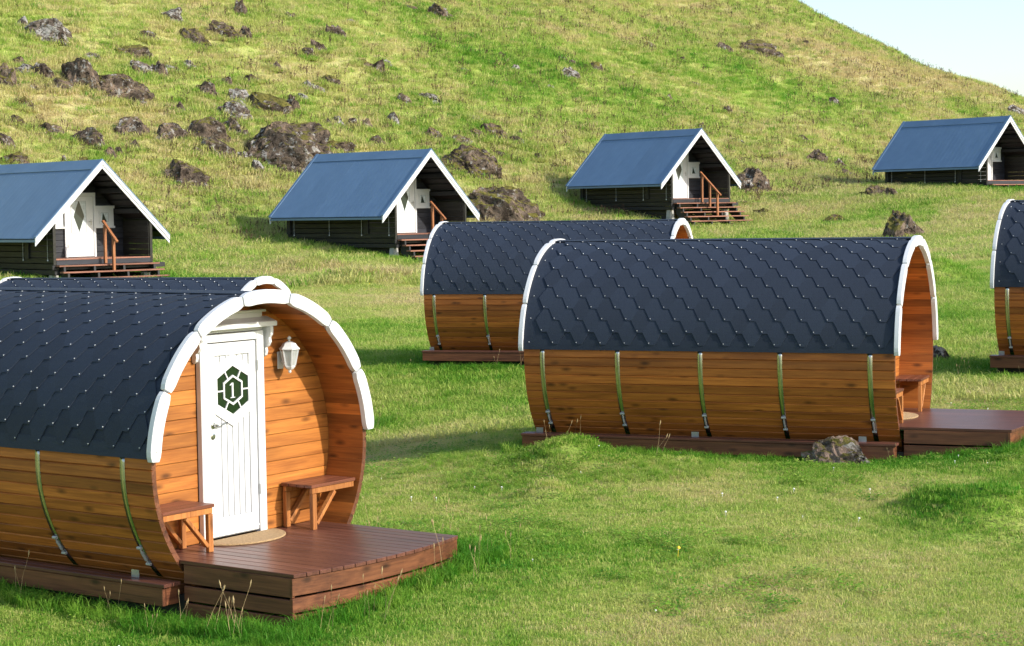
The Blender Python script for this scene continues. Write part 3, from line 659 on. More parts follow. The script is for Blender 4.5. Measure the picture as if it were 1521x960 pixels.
# ------------------------------------------------------------------ gabled cabins
HW, HR, LR, VW, UP, UB = 2.05, 2.032, 5.41, 1.51, -1.30, -5.2
PITCHR = math.atan2(HR, HW); SL = math.hypot(HW, HR)
AZ = 3.4                                     # apex height above the empty (unscaled)
def under(v): return AZ - abs(v) * HR / HW - .085
def cabin(i, label, treads, rail):
    c = CAB[i]; x, y = bpt(c, 0, 0); e = empty('gabled_cabin', (x, y, c[2] - AZ * K + CZ), R_(90 - c[3])); tag(e, label, 'cabin', 'black gabled cabins with blue roofs')
    def P(name, key, fn, mat, bevel=0.0, par=None, loc=(0, 0, 0), rot=(0, 0, 0)):
        return put(name, cached(('cab', key), lambda: fn().mesh(name, mat, bevel)), par or e, loc, rot)
    def B(*a): return lambda: MB(K).box(*a)
    # roof: five ribbed sheets on each slope
    npan = 5; pw = LR / npan
    def sheet():
        mb = MB(K); rings = []; prof = []; nr_ = 5
        for k in range(nr_):
            a = k * pw / nr_; w = pw / nr_
            prof += [(a, 0), (a + w * .62, 0), (a + w * .70, .0018), (a + w * .92, .0018)]
        prof.append((pw, 0)); v = []; f = []
        n = len(prof)
        for d, up in ((0.0, 0), (SL, 0)):
            for px, pz in prof: v.append((px, d, pz))
        for px, pz in prof: v.append((px, 0, pz - .03))
        for px, pz in prof: v.append((px, SL, pz - .03))
        for k in range(n - 1):
            f += [(k, k + 1, n + k + 1, n + k), (2 * n + k, 3 * n + k, 3 * n + k + 1, 2 * n + k + 1), (k, 2 * n + k, 2 * n + k + 1, k + 1), (n + k, n + k + 1, 3 * n + k + 1, 3 * n + k)]
        f += [(0, n, 3 * n, 2 * n), (n - 1, 3 * n - 1, 4 * n - 1, 2 * n - 1)]
        return mb.add(v, f)
    for k in range(npan):
        for sd in (-1, 1):
            if sd == 1: P('roof_sheet', 'sheet', sheet, M['roof_blue'], 0, None, ((-LR + k * pw) * K, 0, (AZ + (k % 2) * .002) * K), (-PITCHR, 0, 0))
            else: P('roof_sheet', 'sheet', sheet, M['roof_blue'], 0, None, ((-LR + (k + 1) * pw) * K, 0, (AZ + (k % 2) * .002) * K), (-PITCHR, 0, math.pi))
    t = .36; ca, sa = math.cos(PITCHR), math.sin(PITCHR)
    def cap():
        poly = [(-t * ca, AZ - t * sa + .028), (0, AZ + .034), (t * ca, AZ - t * sa + .028), (t * ca, AZ - t * sa + .018), (0, AZ + .022), (-t * ca, AZ - t * sa + .018)]
        return MB(K).prism_x(poly, -LR - .01, .02)
    P('ridge_cap', 'cap', cap, M['roof_blue'])
    def deckslab(sd):      # boarded ceiling under the sheets
        q = [(sd * .02, AZ - .055), (sd * (HW - .03), AZ - .055 - (HW - .05) * HR / HW), (sd * (HW - .03), AZ - .085 - (HW - .05) * HR / HW), (sd * .02, AZ - .085)]
        return lambda: MB(K).prism_x(q, -LR + .04, -.02)
    for sd in (-1, 1):
        P('ceiling_boards', ('ceil', sd), deckslab(sd), M['cabin_dark'])
        for k in range(11):
            v = sd * (.12 + k * .17); z = under(v) - .001
            P('ceiling_batten', ('bat', sd, k), (lambda v=v, z=z: MB(K).box(UP + .02, -.03, v - .012, v + .012, z - .022, z + .008)), M['cabin_dark'])
        for u0, u1, nm in ((.0, .030, 'bargeboard'), (-LR - .03, -LR, 'bargeboard')):
            def bb(w0, w1, a, b_): 
                o = lambda s_, dz: (sd * s_ * ca, AZ - s_ * sa + dz)
                return lambda: MB(K).prism_x([o(0, w0), o(SL + .01, w0), o(SL + .01, w1), o(0, w1)], a, b_)
            P(nm, ('barge', sd, u0), bb(.0, -.205, u0, u1), M['white'], .004)
            if u0 == 0: P('barge_trim', ('barget', sd), bb(.02, -.105, .030, .052), M['white'], .004)
            P('verge_flashing', ('verge', sd, u0), bb(.048, .014, u0 - .05, u1 + .03), M['roof_blue'])
        P('eave_board', ('eb', sd), (lambda sd=sd: MB(K).box(-LR + .01, -.01, *sorted((sd * (HW - .02), sd * (HW + .012))), AZ - HR - .10, AZ - HR - .035)), M['roof_blue'], .003)
        for v in (.62, 1.18):
            z = under(v) - .025
            P('purlin', ('pu', sd, v), (lambda v=v, z=z: MB(K).box(UP, -.05, *sorted((sd * (v - .05), sd * (v + .05))), z - .13, z)), M['cabin_dark'], .004)
        # long walls
        zb = AZ - 2.86; n = 8; ph = (under(VW) - .02 - zb) / n
        for k in range(n):
            def mk(k=k, sd=sd):
                z0 = zb + k * ph; q = [(0, z0 + .002), (.035, z0 + .012), (.035, z0 + ph - .012), (0, z0 + ph - .002), (-.06, z0 + ph - .002), (-.06, z0 + .002)]
                return MB(K).prism_x([(sd * (VW - .035 + a), z) for a, z in q], UB, -.035)
            P('wall_plank', ('lw', sd, k), mk, M['cabin_wall'])
        for u in (-5.1, -1.31): P('wall_batten', ('wb', sd, u), B(u - .09, u + .09, *sorted((sd * (VW - .01), sd * (VW + .05))), AZ - 2.58, under(VW) - .05), M['cabin_dark'], .006)
        for u in (-4.85, -3.1, -.28, -1.55):
            q = P('tie_rod', ('tr', sd), (lambda sd=sd: MB(K).tube([(0, sd * (VW + .018), AZ - 2.6), (0, sd * (VW + .018), under(VW) - .06)], .008, 6)), M['zinc'], 0, None, (u * K, 0, 0))
            P('rod_nut', ('rn', sd), (lambda sd=sd: MB(K).tube([(0, sd * (VW + .018), AZ - 2.635), (0, sd * (VW + .018), AZ - 2.595)], .018, 6)), M['white'], 0, q)
        P('corner_post', ('cpst', sd), B(-.033, .005, *sorted((sd * (VW - .07), sd * (VW + .012))), AZ - 2.74, under(VW) - .03), M['cabin_wall'], .004)
        # beams and skirt below
        P('sill_beam', ('sb', sd), B(UB - .16, .06, *sorted((sd * (VW - .14), sd * (VW + .02))), AZ - 3.0, AZ - 2.87), M['cabin_dark'], .008)
        for k in range(4): P('skirt_board', ('sk', sd, k), B(UB + .04, -.12, *sorted((sd * (VW - .17), sd * (VW - .14))), AZ - 3.18 - k * .19, AZ - 3.01 - k * .19), M['cabin_wall'], .003)
        for u in (-5.0, -2.6, -.2): P('footing', ('fo', sd), (lambda sd=sd: MB(K).loft([[(a, sd * (VW - .1) + b_, z) for a, b_ in ((-r, -r), (r, -r), (r, r), (-r, r))] for r, z in ((.15, AZ - 4.0), (.09, AZ - 3.0))])), M['concrete'], 0, None, (u * K, 0, 0))
    # porch back wall and rear wall, boards clipped by the roof
    for uu, key in ((UP, 'pw'), (UB, 'rw')):
        z = AZ - 2.6 if uu == UP else AZ - 2.86; k = 0
        while z < AZ - .25:
            z1 = z + .165
            def mk(z=z, z1=min(z1, AZ - .12)):
                hw = lambda q: min(VW - .062, max((AZ - .10 - q) * HW / HR, .01))
                z1 = min(z1, AZ - .12); mid = (AZ - .10) - (VW - .062) * HR / HW
                zs = [z + .003] + ([mid] if z + .004 < mid < z1 - .004 else []) + [z1 - .003]
                poly = [(hw(q), q) for q in zs] + [(-hw(q), q) for q in reversed(zs)]
                return MB(K).prism_x(poly, uu - .05, uu)
            P('wall_plank', (key, k), mk, M['cabin_wall_y'], .004); z = z1; k += 1
    # door
    W = M['white']; zf = AZ - 2.575; d = put('door', cached(('cab', 'leaf'), lambda: MB(K).box(.004, .045, -.345, .465, zf + .01, AZ - .93).mesh('door', W, .004)), e, (UP * K, 0, 0))
    for k, (a, b_, z0, z1) in enumerate(((-.425, -.348, zf, AZ - .83), (.468, .535, zf, AZ - .83), (-.347, .467, AZ - .925, AZ - .832))): P('door_frame', ('df', k), B(.003, .065, a, b_, z0, z1), W, .004, d)
    P('pane', 'dpane', B(.046, .050, -.20, .24, AZ - 1.90, AZ - 1.06), M['pane_dark'], 0, d)
    for k, (a, b_, z0, z1) in enumerate(((-.225, -.20, AZ - 1.925, AZ - 1.035), (.24, .265, AZ - 1.925, AZ - 1.035), (-.199, .239, AZ - 1.925, AZ - 1.90), (-.199, .239, AZ - 1.06, AZ - 1.035))): P('pane_bead', ('pbd', k), B(.046, .060, a, b_, z0, z1), W, .003, d)
    for sd in (-1, 1):
        def cur(sd=sd):
            mb = MB(K); v = []; f = []; n = 8; m_ = 12
            for j in range(m_ + 1):
                q = j / m_; z = AZ - 1.895 + .83 * q; inner = .205 * (1 - abs(q - .52) / .52) * .82
                for i_ in range(n + 1):
                    y_ = inner + (.215 - inner) * i_ / n; v.append((.0525 + .0018 * math.sin(i_ * 2.6), .02 + sd * y_, z))
            for j in range(m_):
                for i_ in range(n): a = j * (n + 1) + i_; f.append((a, a + 1, a + n + 2, a + n + 1))
            return mb.add(v, f)
        P('curtain', ('cur', sd), cur, M['curtain'], 0, d)
    for k in range(7): P('panel_board', ('cpb', k), B(.046, .052, -.255 + k * .09 + .003, -.255 + (k + 1) * .09 - .003, zf + .10, AZ - 1.99), W, .003, d)
    P('handle', 'chandle', (lambda: MB(K).box(.046, .052, .385, .415, zf + .86, zf + 1.02).tube([(.05, .40, zf + .96), (.085, .40, zf + .96), (.085, .31, zf + .965)], .010, 6)), M['zinc'], 0, d)
    for k, z in enumerate((.3, 1.35)): P('hinge', ('chg', k), (lambda z=z: MB(K).tube([(.068, -.347, zf + z - .05), (.068, -.347, zf + z + .05)], .012, 6)), M['zinc'], 0, d)
    for sd in (-1, 1):
        yc = .812 if sd == 1 else -.76; w = put('window', cached(('cab', 'wfr'), lambda: MB(K).box(.003, .045, -.30, .30, AZ - 1.78, AZ - 1.24).mesh('window', W, .006)), e, (UP * K, yc * K, 0))
        P('head_board', 'whd', B(.004, .062, -.325, .325, AZ - 1.262, AZ - 1.19), W, .004, w); P('sill', 'wsl', B(.004, .07, -.325, .325, AZ - 1.80, AZ - 1.745), W, .004, w)
        P('sash', 'wsh', (lambda: MB(K).box(.046, .058, -.165, -.125, AZ - 1.67, AZ - 1.34).box(.046, .058, .125, .165, AZ - 1.67, AZ - 1.34).box(.046, .0575, -.125, .125, AZ - 1.67, AZ - 1.63).box(.046, .0575, -.125, .125, AZ - 1.38, AZ - 1.34)), W, 0, w)
        P('pane', 'wpn', B(.046, .051, -.124, .124, AZ - 1.629, AZ - 1.381), M['pane_dark'], 0, w)
        P('curtain', 'wcu', (lambda: MB(K).add([(.053, .12, AZ - 1.385), (.053, .12, AZ - 1.625), (.053, .075, AZ - 1.625), (.053, -.04, AZ - 1.385)], [(0, 3, 2, 1)])), M['curtain'], 0, w)
        P('curtain', 'wcv', (lambda: MB(K).add([(.0535, -.12, AZ - 1.385), (.0535, -.12, AZ - 1.625), (.0535, -.085, AZ - 1.625), (.0535, -.05, AZ - 1.385)], [(0, 1, 2, 3)])), M['curtain'], 0, w)
    # porch floor, rim, steps
    for k in range(8):
        a = UP + .002 + k * .163; P('floor_board', ('fb', k), B(a, a + .158, -VW + .06, VW - .06, AZ - 2.612, AZ - 2.582), M['tread'], .003)
    P('rim_board', 'rim', B(-.03, .010, -VW + .072, VW - .072, AZ - 2.74, AZ - 2.613), M['cabin_wall_y'], .004)
    P('cross_beam', 'crb', B(.012, .075, -VW - .09, VW + .35, AZ - 2.87, AZ - 2.745), M['cabin_dark'], .006)
    for k in range(treads):
        u = .085 + .195 * k; z = AZ - 2.745 - .166 * k
        P('tread', ('td', k), B(u - .0, u + .19, -VW - .0 + .0 * k, VW + .05 + .03 * k, z - .04, z), M['tread'], .004)
    for k, v in enumerate((-1.35, -.45, .45, 1.40)):
        def strg(v=v):
            q = []
            for t_ in range(treads):
                u = .08 + .195 * t_; z = AZ - 2.79 - .166 * t_; q += [(u, z), (u + .185, z)]
            q += [(.08 + .195 * treads, AZ - 2.79 - .166 * treads), (.08 + .195 * treads, AZ - 3.05 - .166 * treads), (.08, AZ - 3.05 - .10 * 1)]
            return MB(K).prism_y(q, v - .03, v + .03)
        P('stringer', ('st', k, treads), strg, M['cabin_dark'])
    if rail:
        v = .03; us = [.02, .43, .83][:rail]; r = put('handrail', cached(('hr', rail), lambda: MB(K).bar((-.06, v, AZ - 1.60), (us[-1] + .18, v, AZ - 1.60 - (us[-1] + .24) * .83), .075, .05).mesh('handrail', M['rail'], .004)), e)
        for u in us:
            zt = AZ - 1.64 - (u + .06) * .83; kk = max(0, int((u - .085) / .195) + 1) if u > .05 else 0
            zb = AZ - 2.58 if u < .05 else AZ - 2.745 - .166 * (kk - 1)
            P('post', ('pst', u), B(u - .035, u + .035, v - .035, v + .035, zb - .15 if u < .05 else zb, zt), M['rail'], .004, r)
    return e
cabin(0, 'black gabled cabin with three steps, low behind the barrel cabin numbered 1', 3, 2)
cabin(1, 'black gabled cabin between the great boulders, close to the long mossy crag', 5, 2)
cabin(2, 'black gabled cabin with six steps and three-post handrail beside a dark boulder', 6, 3)
cabin(3, 'black gabled cabin highest on the slope with two low steps', 2, 0)

# ------------------------------------------------------------------ rocks
def rock_mesh(w, d, h, seed, sub, mat, shape):
    r = np.random.default_rng(seed); bm = bmesh.new(); bmesh.ops.create_icosphere(bm, subdivisions=sub, radius=1.0)
    v = np.array([x.co[:] for x in bm.verts])
    def nz(p, s_, sd):
        return (vnoise(p[:, 0] + p[:, 2] * .7, p[:, 1] - p[:, 2] * .6, s_, sd) - .5) + (vnoise(p[:, 2] + p[:, 0] * .4, p[:, 1] + 3 - p[:, 0] * .3, s_, sd + 3) - .5)
    v = v * (1 + nz(v * 1.0 + 5.3, .95, seed) * .38)[:, None]
    for k in range(18):
        n = r.normal(size=3); n[2] = abs(n[2]) * .9; n /= np.linalg.norm(n); c = r.uniform(.48, .90)
        dd = v @ n - c; m_ = dd > 0; v[m_] -= np.outer(dd[m_], n) * .95
    if shape == 'peak': v[:, :2] *= (1 - .36 * np.clip(v[:, 2:3], 0, 1)); v[:, 0] += .30 * np.clip(v[:, 2], 0, 1) * r.choice([-1, 1])
    if shape == 'slab': v[:, 2] -= .40 * v[:, 0]
    nn = v / np.maximum(np.linalg.norm(v, axis=1, keepdims=True), 1e-6)
    q = v * [1, 1, 1.3]
    rid = lambda s_, sd: .5 - np.abs(nz(q + seed, s_, sd)) * 2
    st = np.abs(((v[:, 2] * 2.3 + v[:, 0] * .5 + nz(v, .5, seed + 9) * .9) % 1.0) - .5) - .25
    v = v + nn * (rid(.60, seed) * .14 + nz(q + seed, .26, seed + 1) * .14 + rid(.13, seed + 2) * .05 + nz(q + seed, .07, seed + 4) * .04 + st * .10)[:, None]
    for k in range(6):
        n = r.normal(size=3); n[2] = abs(n[2]) * .8; n /= np.linalg.norm(n); pr = v @ n; c = np.quantile(pr, r.uniform(.86, .965))
        dd = pr - c; m_ = dd > 0; v[m_] -= np.outer(dd[m_], n) * .80
    v = v + nn * (rid(.30, seed + 12) * .07 + nz(q + seed, .16, seed + 5) * .10 + rid(.085, seed + 6) * .045)[:, None]
    lo, hi = v.min(0), v.max(0); v[:, 0] = (v[:, 0] - (lo[0] + hi[0]) / 2) / (hi[0] - lo[0]) * w
    v[:, 1] = (v[:, 1] - (lo[1] + hi[1]) / 2) / (hi[1] - lo[1]) * d; top = np.quantile(v[:, 2], .995); v[:, 2] = v[:, 2] / top * h * .92
    for bv, c in zip(bm.verts, v): bv.co = c
    me = bpy.data.meshes.new('boulder'); bm.to_mesh(me); bm.free(); me.materials.append(mat); return me
# cx, base y, width, height (photograph points), look, shape, label
ROCKS = [
 (62, 60, 70, 30, 'pale', 'round', 'white-streaked pale boulder high on the slope above the dark pyramid rock'),
 (114, 131, 64, 46, 'brown', 'peak', 'dark pyramid-shaped boulder touching a long sloping slab'),
 (180, 151, 90, 40, 'brown', 'slab', 'long dark slab sloping down from the pyramid-shaped boulder'),
 (64, 121, 34, 27, 'brown', 'peak', 'pointed dark boulder uphill beside the pyramid-shaped one'),
 (202, 111, 42, 19, 'pale', 'round', 'flat pale-topped boulder above the long sloping slab'),
 (236, 117, 27, 23, 'brown', 'peak', 'narrow pointed boulder beside a flat pale-topped one'),
 (193, 88, 58, 16, 'moss', 'round', 'low mossy ledge of rock above the flat pale-topped boulder'),
 (303, 145, 38, 23, 'brown', 'round', 'squat brown boulder alone above the pale jumble of rocks'),
 (342, 177, 56, 27, 'pale', 'round', 'pale lichened boulder directly above the great grey boulder'),
 (402, 170, 78, 34, 'moss', 'round', 'broad grass-capped boulder above the great grey one'),
 (431, 168, 28, 28, 'brown', 'peak', 'dark pointed stone leaning on the broad grass-capped boulder'),
 (67, 200, 44, 17, 'moss', 'round', 'flat mossy stone on the slope over the three-step cabin'),
 (125, 215, 54, 28, 'brown', 'round', 'brown domed boulder above the roof of the three-step cabin'),
 (186, 207, 58, 33, 'brown', 'peak', 'triangular brown boulder above the ridge end of the three-step cabin'),
 (247, 212, 58, 29, 'brown', 'round', 'brown boulder between a triangular one and a lumpy mossy one'),
 (299, 216, 64, 40, 'moss', 'peak', 'lumpy mossy boulder just uphill beside the great grey boulder'),
 (341, 198, 40, 21, 'brown', 'round', 'rounded brown stone behind the lumpy mossy boulder'),
 (408, 250, 168, 66, 'brown', 'peak', 'great grey peaked boulder, the largest on the slope'),
 (328, 239, 60, 30, 'brown', 'slab', 'dark low shoulder of rock against the great grey boulder'),
 (498, 229, 62, 18, 'moss', 'round', 'low mossy rock behind the ridge of the cabin between the boulders'),
 (414, 252, 30, 13, 'pale', 'round', 'small pale stone at the foot of the great grey boulder'),
 (448, 257, 28, 16, 'brown', 'peak', 'small pointed stone at the foot of the great grey boulder by the roof edge'),
 (275, 279, 76, 43, 'moss', 'round', 'moss-capped round boulder standing between two blue-roofed cabins'),
 (12, 248, 58, 18, 'moss', 'round', 'low mossy rock behind the roof of the three-step cabin'),
 (583, 189, 24, 23, 'pale', 'round', 'white-speckled upright stone on open grass above a blue ridge'),
 (601, 155, 33, 15, 'brown', 'round', 'dark blocky stone on open grass above the white-speckled one'),
 (731, 208, 54, 22, 'moss', 'round', 'mossy domed boulder uphill of the cabin between the boulders'),
 (690, 262, 88, 42, 'moss', 'round', 'big lumpy boulder directly behind the gable of the cabin between the boulders'),
 (748, 334, 120, 58, 'moss', 'slab', 'long mossy crag sloping down behind the barrel roof'),
 (683, 215, 34, 15, 'brown', 'round', 'brown stone above the big lumpy boulder behind the gable'),
 (842, 117, 36, 16, 'pale', 'round', 'white-lichened stone on the open hillside under a dark flat one'),
 (840, 96, 34, 12, 'brown', 'round', 'dark flat stone just above the white-lichened one on the open hillside'),
 (1119, 79, 60, 20, 'brown', 'round', 'broad dark outcrop high on the hillside below the skyline'),
 (1123, 289, 62, 43, 'brown', 'round', 'dark brown boulder right beside the cabin with six steps'),
 (1214, 245, 38, 24, 'brown', 'peak', 'pointed brown boulder on the grass between the two upper cabins'),
 (1262, 265, 30, 15, 'brown', 'round', 'low dark stone below the pointed brown boulder'),
 (1347, 357, 74, 50, 'moss', 'peak', 'mossy pale-flecked boulder rising behind the front arch of a barrel'),
 (1243, 334, 54, 16, 'moss', 'round', 'low turf-covered rock on grass above the dark shingle roof'),
 (1300, 293, 54, 19, 'brown', 'round', 'low brown rocks at the back corner of the highest cabin'),
 (1507, 172, 36, 17, 'pale', 'round', 'pale rock above the ridge of the highest cabin'),
 (1238, 692, 104, 56, 'pink', 'round', 'mossy pink-grey boulder on the lawn in front of the barrel with five bands'),
 (1397, 538, 32, 28, 'brown', 'round', 'grey boulder just behind the front rim of the barrel with five bands'),
 (1134, 322, 34, 13, 'moss', 'round', 'small turf-covered rock near the foot of the six steps'),
 (770, 218, 25, 15, 'brown', 'round', 'brown stone close beside the mossy domed boulder'),
]
SMALL = [(32,42,18,13),(250,34,30,14),(328,59,38,17),(362,60,22,15),(355,24,20,18),(282,65,46,14),(6,130,30,27),(80,136,36,12),(30,111,34,10),(276,103,22,8),(350,154,38,15),
 (5,222,28,17),(201,226,17,12),(634,153,28,8),(560,111,21,14),(574,100,18,8),(648,26,36,14),(520,193,17,11),(640,210,28,14),(709,208,24,10),(880,107,20,10),(1074,79,22,12),(1155,92,20,10),
 (1251,252,22,12),(472,80,17,14),(500,58,28,15),(335,128,16,10),(365,128,14,10),(382,258,18,15),(378,122,15,8),(545,150,10,8),(770,205,12,8),(823,254,22,8),(1003,222,12,6),(455,222,20,10),(700,180,30,5),(520,37,10,5),(742,86,14,6),(610,18,16,6),(430,30,14,8),(1325,295,20,12),(930,70,20,6),(690,110,12,6),(815,712,14,5),(258,30,18,12),(960,72,24,7),(1030,130,14,5)]
k = 0; BIG = []; FEET = []
for q_ in range(34):
    SMALL.append((int(rng.uniform(15, 560)), int(rng.uniform(60, 262)), int(rng.uniform(12, 30)), int(rng.uniform(8, 14))))
for q_ in range(14):
    SMALL.append((int(rng.uniform(600, 1250)), int(rng.uniform(60, 250)), int(rng.uniform(10, 20)), int(rng.uniform(6, 10))))
for lst, big in ((ROCKS, True), (SMALL, False)):
    for r in lst:
        px, py, wp, hp = r[:4]; wp, hp = (wp, hp) if big else (wp * 1.2, hp * 1.5); x, y, t = land(px, py); w = wp / FPX * t; h = hp / FPX * t; dpt = w * random.uniform(.7, .95); k += 1
        mk = r[4] if big else random.choice(['brown', 'brown', 'moss', 'pale']); sh = r[5] if big else random.choice(['round', 'peak', 'round'])
        sub = 5 if wp > 85 else 4 if wp > 26 else 3
        w *= 1.34 if py < 600 else 1.55; h *= 1.05 if py < 600 else .90; me = rock_mesh(w, dpt, h, 100 + k, sub, M['rock_' + mk], sh)
        o = put('boulder' if big else 'stone', me, None, (x, y + dpt * .3, gz(x, y + dpt * .2) - h * .10), (0, 0, random.uniform(-.3, .3)))
        FEET.append((x, y + dpt * .3, w, dpt))
        if big: tag(o, r[6], 'boulder'); BIG.append((x, y))
        else:
            j = min(range(len(ROCKS)), key=lambda q: math.hypot(BIG[q][0] - x, BIG[q][1] - y)); nm = ROCKS[j][6]
            for cut in (' against', ' close', ' touching', ' sloping', ' uphill', ' beside', ' above', ' alone', ' directly', ' leaning', ' on ', ' between', ' just', ' behind', ', ', ' left', ' at ', ' right', ' standing', ' under', ' high', ' rising', ' near', ' in ', ' to ', ' below', ' down'): nm = nm.split(cut)[0]
            dy_ = y - BIG[j][1]; rel = 'uphill of' if dy_ > 1.5 else 'downhill of' if dy_ < -1.5 else 'level with'
            tag(o, 'small %s stone %s the %s' % ({'brown': 'bare brown', 'moss': 'mossy', 'pale': 'pale lichened'}[mk], rel, nm), 'stone', 'small stones over the slope')

# ------------------------------------------------------------------ grass and plants
def blade_tuft(name, n, spread, hmin, hmax, wid, bend, mat, seed):
    r = random.Random(seed); v = []; f = []
    for i in range(n):
        a = r.uniform(0, 6.283); q = spread * math.sqrt(r.random()); x, y = q * math.cos(a), q * math.sin(a); h = r.uniform(hmin, hmax); t = r.uniform(0, 6.283); w = wid * r.uniform(.7, 1.3)
        dx, dy = math.cos(t), math.sin(t); bx = bend * h * r.uniform(.3, 1.2); u = r.uniform(0, 6.283); ex, ey = math.cos(u) * w, math.sin(u) * w
        p0 = (x, y, -.01); p1 = (x + dx * bx * .35, y + dy * bx * .35, h * .6); p2 = (x + dx * bx, y + dy * bx, h * (1 - .25 * bend)); k = len(v)
        v += [(p0[0] - ex, p0[1] - ey, p0[2]), (p0[0] + ex, p0[1] + ey, p0[2]), (p1[0] + ex * .75, p1[1] + ey * .75, p1[2]), (p1[0] - ex * .75, p1[1] - ey * .75, p1[2]), p2]
        f += [(k, k + 1, k + 2, k + 3), (k + 3, k + 2, k + 4)]
    me = bpy.data.meshes.new(name); me.from_pydata(v, [], f); me.materials.append(mat); return bpy.data.objects.new(name, me)
def stalk_tuft(name, n, spread, hmin, hmax, head, mat, seed, wid=.0022):
    r = random.Random(seed); mb = MB()
    for i in range(n):
        x, y = r.gauss(0, spread), r.gauss(0, spread); h = r.uniform(hmin, hmax); lx, ly = r.gauss(0, .18) * h, r.gauss(0, .18) * h
        mb.tube([(x, y, -.02), (x + lx * .3, y + ly * .3, h * .5), (x + lx, y + ly, h)], [wid, wid * .8, wid * .5], 3)
        mb.tube([(x + lx, y + ly, h * .97), (x + lx * 1.05, y + ly * 1.05, h + head[0] * .5), (x + lx * 1.1, y + ly * 1.1, h + head[0])], [wid * .6, head[1], wid * .4], 4)
        if len(head) > 2:
            for q in range(3):
                z = h * r.uniform(.5, .95); mb.tube([(x + lx * .7, y + ly * .7, z), (x + lx * .7 + r.gauss(0, .03), y + ly * .7 + r.gauss(0, .03), z + .05), (x + lx * .7 + r.gauss(0, .04), y + ly * .7 + r.gauss(0, .04), z + .06)], [head[1] * .4, head[1] * .9, head[1] * .3], 4)
    return bpy.data.objects.new(name, mb.mesh(name, mat))
def leaf_weed(name, n, spread, mat, seed):
    r = random.Random(seed); v = []; f = []
    for i in range(n):
        a = r.uniform(0, 6.283); q = spread * math.sqrt(r.random()); x, y, z = q * math.cos(a), q * math.sin(a), r.uniform(.01, .05); L = r.uniform(.012, .028); t = r.uniform(0, 6.283); dx, dy = math.cos(t), math.sin(t); k = len(v); tl = r.uniform(-.3, .5)
        v += [(x, y, z), (x + dx * L * .5 - dy * L * .42, y + dy * L * .5 + dx * L * .42, z + L * tl * .5), (x + dx * L, y + dy * L, z + L * tl), (x + dx * L * .5 + dy * L * .42, y + dy * L * .5 - dx * L * .42, z + L * tl * .5)]; f.append((k, k + 1, k + 2, k + 3))
    me = bpy.data.meshes.new(name); me.from_pydata(v, [], f); me.materials.append(mat); return bpy.data.objects.new(name, me)
def flower(name, mat, rad, h, seed):
    r = random.Random(seed); mb = MB(); mb.lathe([(.002, 0), (.002, h)], 4); mb.lathe([(.003, h - rad * .4), (rad, h), (rad * .8, h + rad * .6), (.002, h + rad)], 7); return bpy.data.objects.new(name, mb.mesh(name, mat))
def scatter(name, protos, P, tint, scale, label, cat):
    col = bpy.data.collections.new(name + '_kinds')
    for o in protos: col.objects.link(o)
    n = len(P); me = bpy.data.meshes.new(name); me.from_pydata(P.tolist(), [], [])
    def at(nm, ty, arr):
        a = me.attributes.new(nm, ty, 'POINT'); a.data.foreach_set('vector' if ty == 'FLOAT_VECTOR' else 'value', np.ascontiguousarray(arr).ravel())
    rot = np.zeros((n, 3), np.float32); rot[:, 2] = rng.uniform(0, 6.283, n); rot[:, 0] = rng.normal(0, .10, n); rot[:, 1] = rng.normal(0, .10, n)
    at('tint', 'FLOAT', tint.astype(np.float32)); at('size', 'FLOAT', scale.astype(np.float32)); at('turn', 'FLOAT_VECTOR', rot); at('pick', 'INT', rng.integers(0, len(protos), n).astype(np.int32))
    ng = bpy.data.node_groups.new(name + '_nodes', 'GeometryNodeTree')
    ng.interface.new_socket('Geometry', in_out='INPUT', socket_type='NodeSocketGeometry'); ng.interface.new_socket('Geometry', in_out='OUTPUT', socket_type='NodeSocketGeometry')
    gi = ng.nodes.new('NodeGroupInput'); go = ng.nodes.new('NodeGroupOutput'); ip = ng.nodes.new('GeometryNodeInstanceOnPoints')
    ci = ng.nodes.new('GeometryNodeCollectionInfo'); ci.inputs['Collection'].default_value = col; ci.inputs['Separate Children'].default_value = True; ci.inputs['Reset Children'].default_value = True
    def na_(nm, ty): q = ng.nodes.new('GeometryNodeInputNamedAttribute'); q.data_type = ty; q.inputs['Name'].default_value = nm; return q.outputs[0]
    er = ng.nodes.new('FunctionNodeEulerToRotation'); L = ng.links.new
    L(gi.outputs[0], ip.inputs['Points']); L(ci.outputs[0], ip.inputs['Instance']); ip.inputs['Pick Instance'].default_value = True
    L(na_('pick', 'INT'), ip.inputs['Instance Index']); L(na_('turn', 'FLOAT_VECTOR'), er.inputs[0]); L(er.outputs[0], ip.inputs['Rotation']); L(na_('size', 'FLOAT'), ip.inputs['Scale'])
    L(ip.outputs[0], go.inputs[0])
    o = put(name, me); o.modifiers.new('scatter', 'NODES').node_group = ng
    return tag(o, label, cat, kind='stuff')
def points(n, r0, r1, half, keep=None, pw=2.0):
    """random spots in a sector of the field, density thinning with distance when pw < 2"""
    q = rng.random(n); r = (r0 ** pw + q * (r1 ** pw - r0 ** pw)) ** (1 / pw); a = np.radians(rng.uniform(-half, half, n))
    x, y = np.sin(a) * r, np.cos(a) * r; m_ = rect_dist(x, y) > 0
    if keep is not None: m_ &= keep(x, y)
    x, y = x[m_], y[m_]; return np.c_[x, y, ground(x, y)], lushness(x, y), rect_dist(x, y)
G = M['grass']
lawn = [blade_tuft('lawn_tuft', 36, .085, .010, .033, .0021, 1.0, G, s) for s in range(5)]
longg = [blade_tuft('long_tuft', 30, .060, .08, .21, .0032, .9, G, 20 + s) for s in range(4)]
mid = [blade_tuft('meadow_tuft', 40, .20, .04, .12, .0055, .9, G, 40 + s) for s in range(4)]
hilt = [blade_tuft('hill_tuft', 46, .42, .09, .30, .012, .8, G, 60 + s) for s in range(5)]
